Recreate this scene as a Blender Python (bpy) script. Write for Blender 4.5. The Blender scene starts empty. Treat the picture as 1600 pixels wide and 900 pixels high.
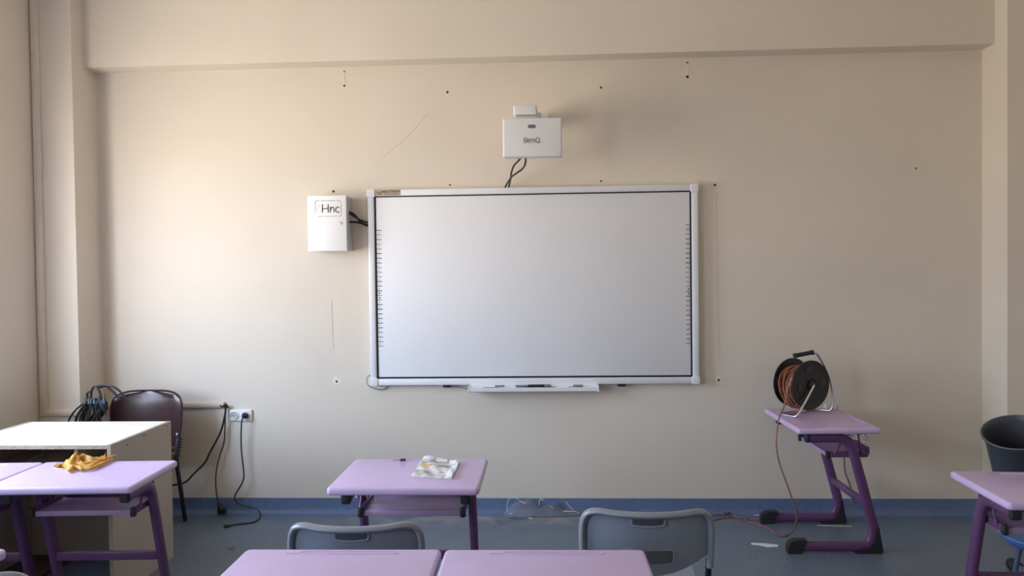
import bpy, bmesh, math, random
from mathutils import Vector, Matrix
random.seed(7)
C = bpy.context.scene.collection
PI = math.pi

# ------------------------------------------------------------------ camera
F, PITCH, YAW, ROLL, DIST, HEIGHT = 1203.2, 0.0209, 0.0488, -0.0129, 5.547, 1.756
def cam_axes():
    cy, sy = math.cos(YAW), math.sin(YAW)
    right = Vector((cy, sy, 0)); f = Vector((-sy, cy, 0)); up = Vector((0, 0, 1))
    f2 = f*math.cos(PITCH) - up*math.sin(PITCH); u2 = up*math.cos(PITCH) + f*math.sin(PITCH)
    return right*math.cos(ROLL) + u2*math.sin(ROLL), -right*math.sin(ROLL) + u2*math.cos(ROLL), f2
AX, AY, AZ = cam_axes()
cam_data = bpy.data.cameras.new('camera'); cam = bpy.data.objects.new('camera', cam_data); C.objects.link(cam)
cam_data.sensor_width = 36; cam_data.lens = F/1600*36; cam_data.clip_start = .05; cam_data.clip_end = 200
M = Matrix((AX, AY, -AZ)).transposed().to_4x4(); M.translation = Vector((0, -DIST, HEIGHT)); cam.matrix_world = M
bpy.context.scene.camera = cam
def ray(px, py): return Vector((0, -DIST, HEIGHT)), AZ + AX*(px-800)/F - AY*(py-450)/F
def onY(px, py, Y):            # point of the vertical plane y = Y seen there
    o, d = ray(px, py); return o + d*((Y-o.y)/d.y)
def onZ(px, py, Z):            # point of the level plane z = Z seen there
    o, d = ray(px, py); return o + d*((Z-o.z)/d.z)
def onX(px, py, X):
    o, d = ray(px, py); return o + d*((X-o.x)/d.x)

# ------------------------------------------------------------------ sky, daylight, exposure
XL, XR, YB, ZC = -3.60, 3.75, -9.0, 3.95      # room
WIN = [(-3.0, -1.0), (-6.2, -4.6)]; WZ = (1.0, 2.8)
world = bpy.data.worlds.new('sky'); bpy.context.scene.world = world; world.use_nodes = True
nt = world.node_tree; nt.nodes.clear()
def N(t, typ, **kw):
    n = t.nodes.new(typ)
    for k, v in kw.items(): setattr(n, k, v)
    return n
tc = N(nt, 'ShaderNodeTexCoord'); sx = N(nt, 'ShaderNodeSeparateXYZ'); cr = N(nt, 'ShaderNodeValToRGB')
mp = N(nt, 'ShaderNodeMapRange'); mp.inputs['From Min'].default_value = -1; mp.inputs['From Max'].default_value = 1
bg = N(nt, 'ShaderNodeBackground'); wo = N(nt, 'ShaderNodeOutputWorld')
nt.links.new(tc.outputs['Generated'], sx.inputs[0]); nt.links.new(sx.outputs['Z'], mp.inputs['Value'])
nt.links.new(mp.outputs[0], cr.inputs[0]); nt.links.new(cr.outputs[0], bg.inputs[0]); nt.links.new(bg.outputs[0], wo.inputs[0])
e = cr.color_ramp.elements
e[0].position = 0.0; e[0].color = (.76, .68, .57, 1)          # sunlit ground outside
e[1].position = 1.0; e[1].color = (.42, .58, .90, 1)
for p, c in ((.485, (.74, .66, .56, 1)), (.515, (.70, .75, .83, 1)), (.68, (.56, .70, .95, 1))):
    k = e.new(p); k.color = c
bg.inputs['Strength'].default_value = 17.9
for y0, y1 in WIN:
    l = bpy.data.lights.new('window_daylight', 'AREA'); l.shape = 'RECTANGLE'; l.size = y1-y0; l.size_y = WZ[1]-WZ[0]
    l.cycles.is_portal = True
    o = bpy.data.objects.new('window_daylight', l); C.objects.link(o)
    o.matrix_world = Matrix(((0, 0, -1, XL-.11), (1, 0, 0, (y0+y1)/2), (0, -1, 0, (WZ[0]+WZ[1])/2), (0, 0, 0, 1)))
vs = bpy.context.scene.view_settings
vs.view_transform = 'Standard'; vs.look = 'None'; vs.gamma = 1; vs.exposure = 0.0; vs.use_curve_mapping = False
bpy.context.scene.cycles.max_bounces = 12; bpy.context.scene.cycles.diffuse_bounces = 8
bpy.context.scene.cycles.transparent_max_bounces = 16

# ------------------------------------------------------------------ materials
def mat(name, col, rough=.5, metal=0, spec=.5, noise=0, scale=8, bump=0, bscale=60, coat=0, alt=None, trans=0):
    m = bpy.data.materials.new(name); m.use_nodes = True; t = m.node_tree
    b = t.nodes['Principled BSDF']
    b.inputs['Roughness'].default_value = rough; b.inputs['Metallic'].default_value = metal
    b.inputs['Specular IOR Level'].default_value = spec; b.inputs['Coat Weight'].default_value = coat
    b.inputs['Coat Roughness'].default_value = .15
    b.inputs['Transmission Weight'].default_value = trans
    tcn = N(t, 'ShaderNodeTexCoord')
    nz = N(t, 'ShaderNodeTexNoise'); nz.inputs['Scale'].default_value = scale; nz.inputs['Detail'].default_value = 6
    t.links.new(tcn.outputs['Object'], nz.inputs['Vector'])
    mx = N(t, 'ShaderNodeMix', data_type='RGBA')
    a2 = alt if alt else tuple(c*(1-noise) for c in col)
    a1 = col if alt else tuple(min(1, c*(1+noise*.6)) for c in col)
    mx.inputs['A'].default_value = (*a2, 1); mx.inputs['B'].default_value = (*a1, 1)
    r = N(t, 'ShaderNodeMapRange'); r.inputs['From Min'].default_value = .35; r.inputs['From Max'].default_value = .65
    t.links.new(nz.outputs['Fac'], r.inputs['Value']); t.links.new(r.outputs[0], mx.inputs['Factor'])
    t.links.new(mx.outputs['Result'], b.inputs['Base Color'])
    if bump:
        n2 = N(t, 'ShaderNodeTexNoise'); n2.inputs['Scale'].default_value = bscale; n2.inputs['Detail'].default_value = 4
        t.links.new(tcn.outputs['Object'], n2.inputs['Vector'])
        bp = N(t, 'ShaderNodeBump'); bp.inputs['Strength'].default_value = bump; bp.inputs['Distance'].default_value = .003
        t.links.new(n2.outputs['Fac'], bp.inputs['Height']); t.links.new(bp.outputs[0], b.inputs['Normal'])
    return m
WALLC = (.72, .655, .56)
M_wall = mat('painted_plaster', WALLC, .62, noise=.03, scale=1.3, bump=.25, bscale=90)
M_trim = mat('painted_trim', WALLC, .6, noise=.03, scale=1.5, bump=.2, bscale=90)
M_ceil = mat('ceiling_paint', (.78, .76, .72), .8)
M_trunk = mat('cream_plastic', (.70, .63, .53), .45, noise=.04)
M_lilac = mat('lilac_laminate', (.60, .46, .72), .33, noise=.035, scale=5, spec=.5, bump=.05, bscale=300)
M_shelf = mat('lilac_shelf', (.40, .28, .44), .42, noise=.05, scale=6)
M_purple = mat('purple_paint', (.125, .050, .138), .36, noise=.08, scale=9, bump=.1, bscale=250)
M_rubber = mat('black_rubber', (.018, .018, .020), .6, noise=.2, bump=.2, bscale=120)
M_black = mat('black_plastic', (.013, .013, .016), .35, noise=.1)
M_cable = mat('black_cable', (.02, .02, .023), .45, noise=.2)
M_white = mat('white_enamel', (.80, .82, .86), .35, noise=.02)
M_projw = mat('white_plastic', (.76, .77, .80), .4, noise=.02)
M_boxw = mat('white_box_paint', (.90, .90, .90), .4, noise=.01)
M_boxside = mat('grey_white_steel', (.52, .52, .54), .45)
M_surface = mat('board_surface', (.81, .82, .845), .42, noise=.012, scale=2, spec=.4)
M_gap = mat('black_gasket', (.012, .014, .022), .5)
M_grey = mat('grey_moulded_plastic', (.205, .238, .295), .27, noise=.03, bump=.08, bscale=400)
M_greyrim = mat('grey_plastic_rim', (.23, .255, .295), .30, noise=.03)
M_bin = mat('charcoal_plastic', (.055, .062, .075), .42, noise=.06)
M_blue = mat('blue_plastic', (.08, .20, .55), .35, noise=.05)
M_bluetube = mat('slate_blue_paint', (.09, .13, .21), .35, noise=.05)
M_brown = mat('dark_brown_leatherette', (.044, .018, .022), .22, noise=.15, scale=20, bump=.12, bscale=260, coat=.25)
M_chrome = mat('chrome', (.72, .73, .75), .22, metal=1)
M_steel = mat('dull_steel', (.45, .44, .42), .38, metal=1)
M_orange = mat('orange_cable', (.34, .135, .07), .5, noise=.35, scale=40)
M_orange2 = mat('reddish_cable', (.30, .135, .115), .5, noise=.25, scale=40)
M_cloth = mat('mustard_cloth', (.74, .43, .13), .95, spec=.1, alt=(.52, .27, .06), scale=30, bump=.9, bscale=500)
M_hem = mat('cloth_hem', (.75, .66, .48), .95, spec=.1)
M_ink = mat('black_ink', (.015, .015, .02), .6)
M_greyink = mat('grey_ink', (.20, .21, .23), .6)
M_paleink = mat('pale_grey_ink', (.55, .56, .6), .6)
M_tan = mat('tan_sticker', (.50, .38, .27), .5, alt=(.36, .30, .26), scale=60)
M_paper = mat('printed_paper', (.74, .75, .74), .5, noise=.12, scale=26, bump=.6, bscale=60)
M_peach = mat('peach_print', (.80, .52, .28), .6)
M_scrap = mat('white_scrap', (.75, .77, .78), .5)
M_debris = mat('beige_debris', (.55, .50, .42), .7)
M_dust = mat('plaster_dust', (.42, .36, .28), .9, noise=.3, scale=30)
M_socket = mat('white_socket', (.82, .82, .82), .3)
M_well = mat('socket_well', (.50, .50, .51), .4)
M_hole = mat('drill_hole', (.05, .04, .035), .9)
M_fill = mat('filler', (.80, .78, .74), .9)
M_pencil = mat('pencil_mark', (.60, .54, .45), .9)

def wood_mat():
    m = mat('light_chipboard', (.78, .72, .61), .42, noise=.02); t = m.node_tree; b = t.nodes['Principled BSDF']
    tcn = N(t, 'ShaderNodeTexCoord'); mpn = N(t, 'ShaderNodeMapping'); mpn.inputs['Scale'].default_value = (1.2, 22, 22)
    nz = N(t, 'ShaderNodeTexNoise'); nz.inputs['Scale'].default_value = 3; nz.inputs['Detail'].default_value = 8; nz.inputs['Distortion'].default_value = .6
    cr = N(t, 'ShaderNodeValToRGB'); cr.color_ramp.elements[0].color = (.70, .62, .50, 1); cr.color_ramp.elements[1].color = (.82, .77, .67, 1)
    cr.color_ramp.elements[0].position = .3; cr.color_ramp.elements[1].position = .6
    t.links.new(tcn.outputs['Object'], mpn.inputs[0]); t.links.new(mpn.outputs[0], nz.inputs['Vector'])
    t.links.new(nz.outputs['Fac'], cr.inputs[0]); t.links.new(cr.outputs[0], b.inputs['Base Color'])
    return m
M_wood = wood_mat()
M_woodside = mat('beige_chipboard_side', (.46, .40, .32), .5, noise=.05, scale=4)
M_woodedge = mat('raw_chipboard_edge', (.42, .34, .25), .8, noise=.25, scale=90)
M_woodbrown = mat('brown_board', (.12, .075, .06), .5, noise=.15)

def floor_mat():
    m = mat('blue_grey_vinyl', (.13, .165, .215), .34, spec=.45); t = m.node_tree; b = t.nodes['Principled BSDF']
    tcn = N(t, 'ShaderNodeTexCoord')
    def noise(s, d=6, dist=0):
        n = N(t, 'ShaderNodeTexNoise'); n.inputs['Scale'].default_value = s; n.inputs['Detail'].default_value = d; n.inputs['Distortion'].default_value = dist
        t.links.new(tcn.outputs['Object'], n.inputs['Vector']); return n.outputs['Fac']
    def rng(v, a, c, lo=0, hi=1):
        r = N(t, 'ShaderNodeMapRange'); t.links.new(v, r.inputs['Value'])
        for k, x in zip(('From Min', 'From Max', 'To Min', 'To Max'), (a, c, lo, hi)): r.inputs[k].default_value = x
        return r.outputs[0]
    def mix(f, A, B):
        x = N(t, 'ShaderNodeMix', data_type='RGBA'); t.links.new(f, x.inputs['Factor'])
        for k, v in (('A', A), ('B', B)):
            if isinstance(v, tuple): x.inputs[k].default_value = (*v, 1)
            else: t.links.new(v, x.inputs[k])
        return x.outputs['Result']
    def mul(a, c):
        x = N(t, 'ShaderNodeMath', operation='MULTIPLY'); t.links.new(a, x.inputs[0])
        if isinstance(c, (int, float)): x.inputs[1].default_value = c
        else: t.links.new(c, x.inputs[1])
        return x.outputs[0]
    col = mix(rng(noise(70), .4, .6), (.105, .145, .205), (.165, .205, .262))
    col = mix(mul(rng(noise(2.2, 8, 1), .50, .75), .22), col, (.24, .26, .28))
    # plaster dust trodden in along the foot of the front wall
    s = N(t, 'ShaderNodeSeparateXYZ'); t.links.new(tcn.outputs['Object'], s.inputs[0])
    band = mul(rng(s.outputs['Y'], -.34, -.10), rng(s.outputs['Y'], -.01, -.08))
    xb = mul(rng(s.outputs['X'], -1.9, -.9), rng(s.outputs['X'], 1.6, .3))
    f = mul(mul(mul(band, xb), rng(noise(5, 8, .8), .35, .62)), .75)
    col = mix(f, col, (.42, .38, .33))
    t.links.new(col, b.inputs['Base Color'])
    r2 = rng(noise(3, 6), .35, .7, .34, .42); t.links.new(r2, b.inputs['Roughness'])
    return m
M_floor = floor_mat()
M_base = mat('blue_vinyl_coving', (.105, .165, .30), .45, noise=.12, scale=50, alt=(.14, .20, .33))

def wall_front_mat():
    m = M_wall.copy(); m.name = 'painted_front_wall'; t = m.node_tree; b = t.nodes['Principled BSDF']
    src = b.inputs['Base Color'].links[0].from_socket
    tcn = N(t, 'ShaderNodeTexCoord'); s = N(t, 'ShaderNodeSeparateXYZ'); t.links.new(tcn.outputs['Object'], s.inputs[0])
    def rng(v, a, c):
        r = N(t, 'ShaderNodeMapRange'); t.links.new(v, r.inputs['Value']); r.inputs['From Min'].default_value = a; r.inputs['From Max'].default_value = c; return r.outputs[0]
    def mul(a, c):
        x = N(t, 'ShaderNodeMath', operation='MULTIPLY'); t.links.new(a, x.inputs[0])
        if isinstance(c, (int, float)): x.inputs[1].default_value = c
        else: t.links.new(c, x.inputs[1])
        return x.outputs[0]
    # outline where a wider blackboard used to hang: paint inside it is less yellowed
    X, Z = s.outputs['X'], s.outputs['Z']
    r1 = mul(mul(rng(X, -1.60, -1.59), rng(X, 1.22, 1.20)), mul(rng(Z, .9, .96), rng(Z, 2.42, 2.40)))
    r2 = mul(mul(rng(X, -.745, -.735), rng(X, .42, .40)), mul(rng(Z, 2.3, 2.36), rng(Z, 3.2, 3.0)))
    mx = N(t, 'ShaderNodeMath', operation='MAXIMUM'); t.links.new(r1, mx.inputs[0]); t.links.new(r2, mx.inputs[1])
    mm = N(t, 'ShaderNodeMix', data_type='RGBA'); t.links.new(mul(mx.outputs[0], .22), mm.inputs['Factor'])
    t.links.new(src, mm.inputs['A']); mm.inputs['B'].default_value = (.80, .69, .57, 1)
    t.links.new(mm.outputs['Result'], b.inputs['Base Color'])
    return m
M_wallf = wall_front_mat()

def film_mat():
    m = bpy.data.materials.new('clear_film'); m.use_nodes = True; t = m.node_tree; t.nodes.clear()
    o = N(t, 'ShaderNodeOutputMaterial'); a = N(t, 'ShaderNodeBsdfTransparent'); g = N(t, 'ShaderNodeBsdfGlossy'); d = N(t, 'ShaderNodeBsdfDiffuse')
    a.inputs[0].default_value = (.95, .96, .97, 1); g.inputs['Roughness'].default_value = .12; g.inputs[0].default_value = (.95, .97, 1, 1)
    d.inputs[0].default_value = (.8, .8, .8, 1)
    m1 = N(t, 'ShaderNodeMixShader'); m1.inputs[0].default_value = .90; m2 = N(t, 'ShaderNodeMixShader')
    fr = N(t, 'ShaderNodeLayerWeight'); fr.inputs['Blend'].default_value = .18
    t.links.new(d.outputs[0], m1.inputs[1]); t.links.new(a.outputs[0], m1.inputs[2])
    t.links.new(fr.outputs['Fresnel'], m2.inputs[0]); t.links.new(m1.outputs[0], m2.inputs[1]); t.links.new(g.outputs[0], m2.inputs[2])
    t.links.new(m2.outputs[0], o.inputs[0]); return m
M_film = film_mat()

# ------------------------------------------------------------------ mesh helpers
def box(bm, x0, x1, y0, y1, z0, z1, bev=0, mx=None, seg=2):
    r = bmesh.ops.create_cube(bm, size=1); vs_ = r['verts']
    for v in vs_: v.co = Vector(((x0+x1)/2 + v.co.x*(x1-x0), (y0+y1)/2 + v.co.y*(y1-y0), (z0+z1)/2 + v.co.z*(z1-z0)))
    if bev:
        ed = list({e_ for v in vs_ for e_ in v.link_edges})
        r2 = bmesh.ops.bevel(bm, geom=ed, offset=bev, segments=seg, affect='EDGES', profile=.5)
        vs_ = list({v for f in r2['faces'] for v in f.verts} | {v for v in vs_ if v.is_valid})
    if mx is not None:
        for v in vs_: v.co = mx @ v.co
    return vs_
def cat(pts, n=8, closed=False):
    P = [Vector(p) for p in pts]; out = []; m = len(P)
    for i in range(m if closed else m-1):
        if closed: p0, p1, p2, p3 = P[i-1], P[i], P[(i+1) % m], P[(i+2) % m]
        else: p0, p1, p2, p3 = P[max(i-1, 0)], P[i], P[i+1], P[min(i+2, m-1)]
        for k in range(n):
            t = k/n
            out.append(.5*((2*p1) + (p2-p0)*t + (2*p0-5*p1+4*p2-p3)*t*t + (3*p1-p0-3*p2+p3)*t**3))
    if not closed: out.append(P[-1])
    return out
def bend(pts, r=.05, n=6):
    """polyline with rounded corners"""
    P = [Vector(p) for p in pts]; out = [P[0]]
    for i in range(1, len(P)-1):
        a, b, c = P[i-1], P[i], P[i+1]; rr = r[i-1] if isinstance(r, (list, tuple)) else r
        d1 = (a-b); d2 = (c-b); q = min(rr, d1.length*.49, d2.length*.49); s = b+d1.normalized()*q; e_ = b+d2.normalized()*q
        for k in range(n+1):
            t = k/n; out.append(s*(1-t)**2 + b*2*t*(1-t) + e_*t*t)
    out.append(P[-1]); return out
def tube(bm, P, r, seg=10, closed=False, oval=None, up=None, cap=True):
    """oval=(a,b): half sizes along side and up; up: fixed reference vector"""
    P = [Vector(p) for p in P]; n = len(P); rings = []; ref = Vector(up) if up is not None else None; prev = None
    for i in range(n):
        if closed: t = (P[(i+1) % n]-P[i-1]).normalized()
        else: t = (P[min(i+1, n-1)]-P[max(i-1, 0)]).normalized()
        if ref is not None: s = t.cross(ref).normalized()
        elif prev is None:
            s = t.cross(Vector((0, 0, 1)) if abs(t.z) < .9 else Vector((0, 1, 0))).normalized()
        else: s = (prev - t*prev.dot(t)).normalized()
        prev = s; u = s.cross(t)
        rr = r[i] if isinstance(r, (list, tuple)) else r
        a, b = (oval if oval else (rr, rr))
        rings.append([bm.verts.new(P[i] + s*math.cos(2*PI*k/seg)*a + u*math.sin(2*PI*k/seg)*b) for k in range(seg)])
    m = n if closed else n-1
    for i in range(m):
        A, B = rings[i], rings[(i+1) % n]
        for k in range(seg): bm.faces.new((A[k], A[(k+1) % seg], B[(k+1) % seg], B[k]))
    if not closed and cap:
        bm.faces.new(rings[0][::-1]); bm.faces.new(rings[-1])
def lathe(bm, prof, seg=32, mx=None, close=False):
    rings = []
    for r, z in prof:
        if r < 1e-6: rings.append([bm.verts.new((0, 0, z))])
        else: rings.append([bm.verts.new((r*math.cos(2*PI*k/seg), r*math.sin(2*PI*k/seg), z)) for k in range(seg)])
    pr = list(zip(rings, rings[1:])) + ([(rings[-1], rings[0])] if close else [])
    for A, B in pr:
        for k in range(seg):
            a, b = A[k % len(A)], A[(k+1) % len(A)]; c, d = B[(k+1) % len(B)], B[k % len(B)]
            f = [];
            for v in (a, b, c, d):
                if v not in f: f.append(v)
            if len(f) > 2: bm.faces.new(f)
    if mx is not None:
        for rg in rings:
            for v in rg: v.co = mx @ v.co
def rrect(w, d, rad, n=5, cx=0, cy=0):
    out = []
    for sx_, sy_, a0 in ((1, 1, 0), (-1, 1, 90), (-1, -1, 180), (1, -1, 270)):
        for k in range(n+1):
            a = math.radians(a0+90*k/n); out.append((cx+sx_*(w/2-rad)+rad*math.cos(a), cy+sy_*(d/2-rad)+rad*math.sin(a)))
    return out
def slab(bm, w, d, z0, z1, rad=.02, bev=.006, mx=None, cx=0, cy=0, n=5, steps=3):
    """rounded plate lying in xy with rounded rim"""
    lay = []
    for k in range(steps+1):
        a = PI/2*k/steps; lay.append((bev*(1-math.sin(a)), z0+bev*(1-math.cos(a))))
    for k in range(steps+1):
        a = PI/2*k/steps; lay.append((bev*(1-math.cos(a)), z1-bev*(1-math.sin(a))))
    rings = []
    for ins, z in lay: rings.append([bm.verts.new((x, y, z)) for x, y in rrect(w-2*ins, d-2*ins, max(rad-ins, .001), n, cx, cy)])
    m = len(rings[0])
    for A, B in zip(rings, rings[1:]):
        for k in range(m): bm.faces.new((A[k], A[(k+1) % m], B[(k+1) % m], B[k]))
    bm.faces.new(rings[0][::-1]); bm.faces.new(rings[-1])
    if mx is not None:
        for rg in rings:
            for v in rg: v.co = mx @ v.co
def prism(bm, poly, t0, t1, mx):
    """polygon (x, y) extruded from t0 to t1, then mx"""
    A = [bm.verts.new(mx @ Vector((x, y, t0))) for x, y in poly]; B = [bm.verts.new(mx @ Vector((x, y, t1))) for x, y in poly]
    m = len(poly)
    for k in range(m): bm.faces.new((A[k], A[(k+1) % m], B[(k+1) % m], B[k]))
    bm.faces.new(A[::-1]); bm.faces.new(B)
def strokes(bm, lines, r, mx):
    for ln in lines: tube(bm, [mx @ Vector((x, y, 0)) for x, y in ln], r, 6)
def obj(name, fn, m, parent=None, smooth=True, angle=40):
    bm = bmesh.new(); fn(bm) if callable(fn) else None
    bmesh.ops.recalc_face_normals(bm, faces=bm.faces)
    me = bpy.data.meshes.new(name); bm.to_mesh(me); bm.free()
    me.materials.append(m)
    if smooth:
        me.polygons.foreach_set('use_smooth', [True]*len(me.polygons))
        me.set_sharp_from_angle(angle=math.radians(angle))
    o = bpy.data.objects.new(name, me); C.objects.link(o)
    if parent is not None: o.parent = parent
    return o
def tag(o, label=None, category=None, group=None, kind=None):
    if label: o['label'] = label
    if category: o['category'] = category
    if group: o['group'] = group
    if kind: o['kind'] = kind
    return o
def thing(name, loc, label, category, rz=0, group=None):
    o = bpy.data.objects.new(name, None); C.objects.link(o); o.empty_display_size = .1
    o.location = loc; o.rotation_euler = (0, 0, rz); return tag(o, label, category, group)
def copy_tree(o, parent=None):
    c = o.copy(); C.objects.link(c); c.parent = parent
    for ch in list(o.children): copy_tree(ch, c)
    return c
def text_mesh(name, s, size, m, parent, mx, depth=.001, bold=0, space=1):
    cu = bpy.data.curves.new(name, 'FONT'); cu.body = s; cu.size = size; cu.extrude = depth; cu.offset = bold; cu.space_character = space
    cu.align_x = 'CENTER'; cu.align_y = 'CENTER'
    to = bpy.data.objects.new(name, cu); C.objects.link(to)
    me = bpy.data.meshes.new_from_object(to.evaluated_get(bpy.context.evaluated_depsgraph_get()))
    bpy.data.objects.remove(to); bpy.data.curves.remove(cu)
    me.transform(mx); me.materials.clear(); me.materials.append(m)
    o = bpy.data.objects.new(name, me); C.objects.link(o); o.parent = parent; return o
def T(x, y, z): return Matrix.Translation((x, y, z))
def Rz(a): return Matrix.Rotation(a, 4, 'Z')
def Rx(a): return Matrix.Rotation(a, 4, 'X')
def Ry(a): return Matrix.Rotation(a, 4, 'Y')
FACE = Rx(PI/2)             # local x,y -> world x,z ; local z -> -y (towards the room)
def faceM(x, y, z): return T(x, y, z) @ FACE

# ------------------------------------------------------------------ the room
def st(name, fn, m, parent=None, label=None):
    o = obj(name, fn, m, parent, smooth=False)
    if parent is None: tag(o, label, kind='structure')
    return o
floor = st('floor', lambda b: box(b, XL-.2, XR+.2, YB-.2, .2, -.12, 0), M_floor, label='blue-grey speckled vinyl floor with dusty patches')
wall_front = st('wall_front', lambda b: box(b, XL-.2, XR+.2, 0, .2, 0, ZC), M_wallf, label='beige painted front wall with old drill holes')
wall_right = st('wall_right', lambda b: box(b, XR, XR+.2, YB, 0, 0, ZC), M_wall, label='beige painted wall on the right')
wall_back = st('wall_back', lambda b: box(b, XL-.2, XR+.2, YB-.2, YB, 0, ZC), M_wall, label='beige painted wall behind the class')
ceiling = st('ceiling', lambda b: box(b, XL-.2, XR+.2, YB-.2, .2, ZC, ZC+.15), M_ceil, label='white painted ceiling')
def wl(b):
    ys = [0]+[v for w in WIN for v in (w[1], w[0])]+[YB]
    for i in range(0, len(ys), 2): box(b, XL-.2, XL, ys[i+1], ys[i], 0, ZC)
    for y0, y1 in WIN:
        box(b, XL-.2, XL, y0, y1, 0, WZ[0]); box(b, XL-.2, XL, y0, y1, WZ[1], ZC)
wall_left = st('wall_left', wl, M_wall, label='beige painted window wall on the left')
for i, (y0, y1) in enumerate(WIN):
    def fr(b):
        X0, X1 = XL-.14, XL-.08
        for a, c in ((y0, y0+.06), (y1-.06, y1), ((y0+y1)/2-.035, (y0+y1)/2+.035)): box(b, X0, X1, a, c, WZ[0], WZ[1], .004)
        for a, c in ((WZ[0], WZ[0]+.06), (WZ[1]-.06, WZ[1])): box(b, X0+.005, X1-.005, y0, y1, a, c, .004)
    w = st('window_%d' % (i+1), fr, M_white, label='white framed window opening in the left wall')
    obj('window_sill', lambda b: box(b, XL-.08, XL+.05, y0+.01, y1-.01, WZ[0], WZ[0]+.03, .006), M_white, w)
CD = .30
XLI, XRI, XLO = -3.31, 3.025, -3.555
trim1 = st('trim_1', lambda b: box(b, XL, XLI, -CD, 0, 0, ZC), M_trim, label='beige painted column in the left corner')
trim2 = st('trim_2', lambda b: box(b, XRI, XR, -CD, 0, 0, ZC), M_trim, label='beige painted column on the right')
trim3 = st('trim_3', lambda b: box(b, XLI, XRI, -.155, 0, 3.257, ZC), M_trim, label='beige painted beam across the top of the front wall')
def coving(b, x0, x1, Y):
    # upstand curving out into the floor
    prof = [(0, .115), (-.006, .115), (-.007, .045), (-.012, .02), (-.022, .008), (-.045, .0015), (-.045, 0), (0, 0)]
    A = [b.verts.new((x0, Y+y, z)) for y, z in prof]; B = [b.verts.new((x1, Y+y, z)) for y, z in prof]
    for k in range(len(prof)): b.faces.new((A[k], A[(k+1) % len(prof)], B[(k+1) % len(prof)], B[k]))
    b.faces.new(A[::-1]); b.faces.new(B)
tag(obj('baseboard_front', lambda b: coving(b, XLI, XRI, 0), M_base), 'blue vinyl coving along the foot of the front wall', kind='structure')
tag(obj('baseboard_left', lambda b: coving(b, XL, XLI+.007, -CD), M_base), 'blue vinyl coving around the left column', kind='structure')
tag(obj('baseboard_right', lambda b: coving(b, XRI-.007, XR, -CD), M_base), 'blue vinyl coving around the right column', kind='structure')

# old fixings left in the front wall
def hole(px, py, r=.008, fill=0):
    p = onY(px, py, 0)
    if fill:
        def f(b):
            n = 11; P = [(math.cos(2*PI*k/n)*fill*random.uniform(.5, 1.1), math.sin(2*PI*k/n)*fill*1.2*random.uniform(.5, 1.2)) for k in range(n)]
            prism(b, P, 0, .0012, faceM(p.x, 0, p.z))
        obj('filler_patch', f, M_fill, wall_front)
    obj('drill_hole', lambda b: lathe(b, [(0, .0022), (r*.5, .0022), (r, .003), (r*1.15, .0005), (r*1.15, -.001)], 10, faceM(p.x, 0, p.z)), M_hole, wall_front)
for a in ((538, 112, .006, .012), (538, 134, .008, .016), (699, 144, .008), (939, 137, .007), (1074, 98, .006, .010), (1074, 120, .010, .020),
          (521, 299, .008), (703, 289, .006), (939, 283, .006), (1117, 289, .008), (1123, 594, .008, .030), (526, 596, .008, .035), (1431, 263, .006, .012)):
    hole(*a)
def mark(pts, r=.0016, m=M_pencil, name='pencil_mark'):
    obj(name, lambda b: tube(b, [onY(x, y, -.0005) for x, y in pts], r, 4), m, wall_front)
mark([(598, 247), (640, 210), (668, 178)], .0014)
mark([(538, 116), (539, 130)], .003, M_fill, 'filler_streak'); mark([(1074, 103), (1074, 116)], .003, M_fill, 'filler_streak')
mark([(518, 470), (519, 500), (521, 545)], .0018, M_pencil, 'board_outline')
mark([(1119, 300), (1121, 420), (1123, 560)], .0016, M_pencil, 'board_outline')

# ------------------------------------------------------------------ cable trunking
tk = thing('cable_trunking', (XLI, -.32, .8), 'cream plastic cable trunking down the left corner and along the wall behind the brown chair', 'trunking')
tk.location = (0, 0, 0)
def duct(b, x0, x1, y0, y1, z0, z1): box(b, x0, x1, y0, y1, z0, z1, .003)
tz = .805
obj('upright', lambda b: (duct(b, XLO-.035, XLO+.018, -CD-.022, -CD, tz-.02, ZC-.02), duct(b, XLO-.027, XLO+.010, -CD-.026, -CD-.020, tz+.03, ZC-.02)), M_trunk, tk)
obj('horizontal_run', lambda b: (duct(b, XLO+.018, XLI+.022, -CD-.022, -CD, tz-.02, tz+.028), duct(b, XLO+.01, XLI+.026, -CD-.026, -CD-.020, tz-.012, tz+.02)), M_trunk, tk)
obj('side_run', lambda b: duct(b, XLI, XLI+.022, -CD, -.022, tz-.02, tz+.028), M_trunk, tk)
obj('wall_run', lambda b: (duct(b, XLI+.0, onY(352, 633, 0).x, -.022, 0, tz-.02, tz+.022), duct(b, XLI+.02, onY(350, 633, 0).x, -.026, -.020, tz-.013, tz+.016)), M_trunk, tk)

# ------------------------------------------------------------------ double wall socket and its cables
s0 = onY(376, 648.5, 0); skx, skz = s0.x, s0.z
sk = thing('wall_socket', (skx, 0, skz), 'white double wall socket with a black plug in its right half', 'socket')
obj('plate', lambda b: slab(b, .178, .084, 0, .016, .008, .004, FACE), M_socket, sk)
for s in (-1, 1):
    rg = obj('socket_ring', lambda b: lathe(b, [(.026, .016), (.034, .016), (.034, .020), (.031, .0225), (.027, .0225), (.0255, .018), (.025, .0165)], 28, T(s*.044, 0, 0) @ FACE, close=True), M_socket, sk)
    obj('socket_well', lambda b: lathe(b, [(0, .0165), (.026, .0165), (.026, .0175), (0, .0172)], 24, T(s*.044, 0, 0) @ FACE), M_well, rg)
    if s < 0:
        for q in (-.009, .009): obj('contact_hole', lambda b: lathe(b, [(0, .019), (.003, .019), (.003, .016)], 10, T(s*.044+q, 0, 0) @ FACE), M_hole, rg)
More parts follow.
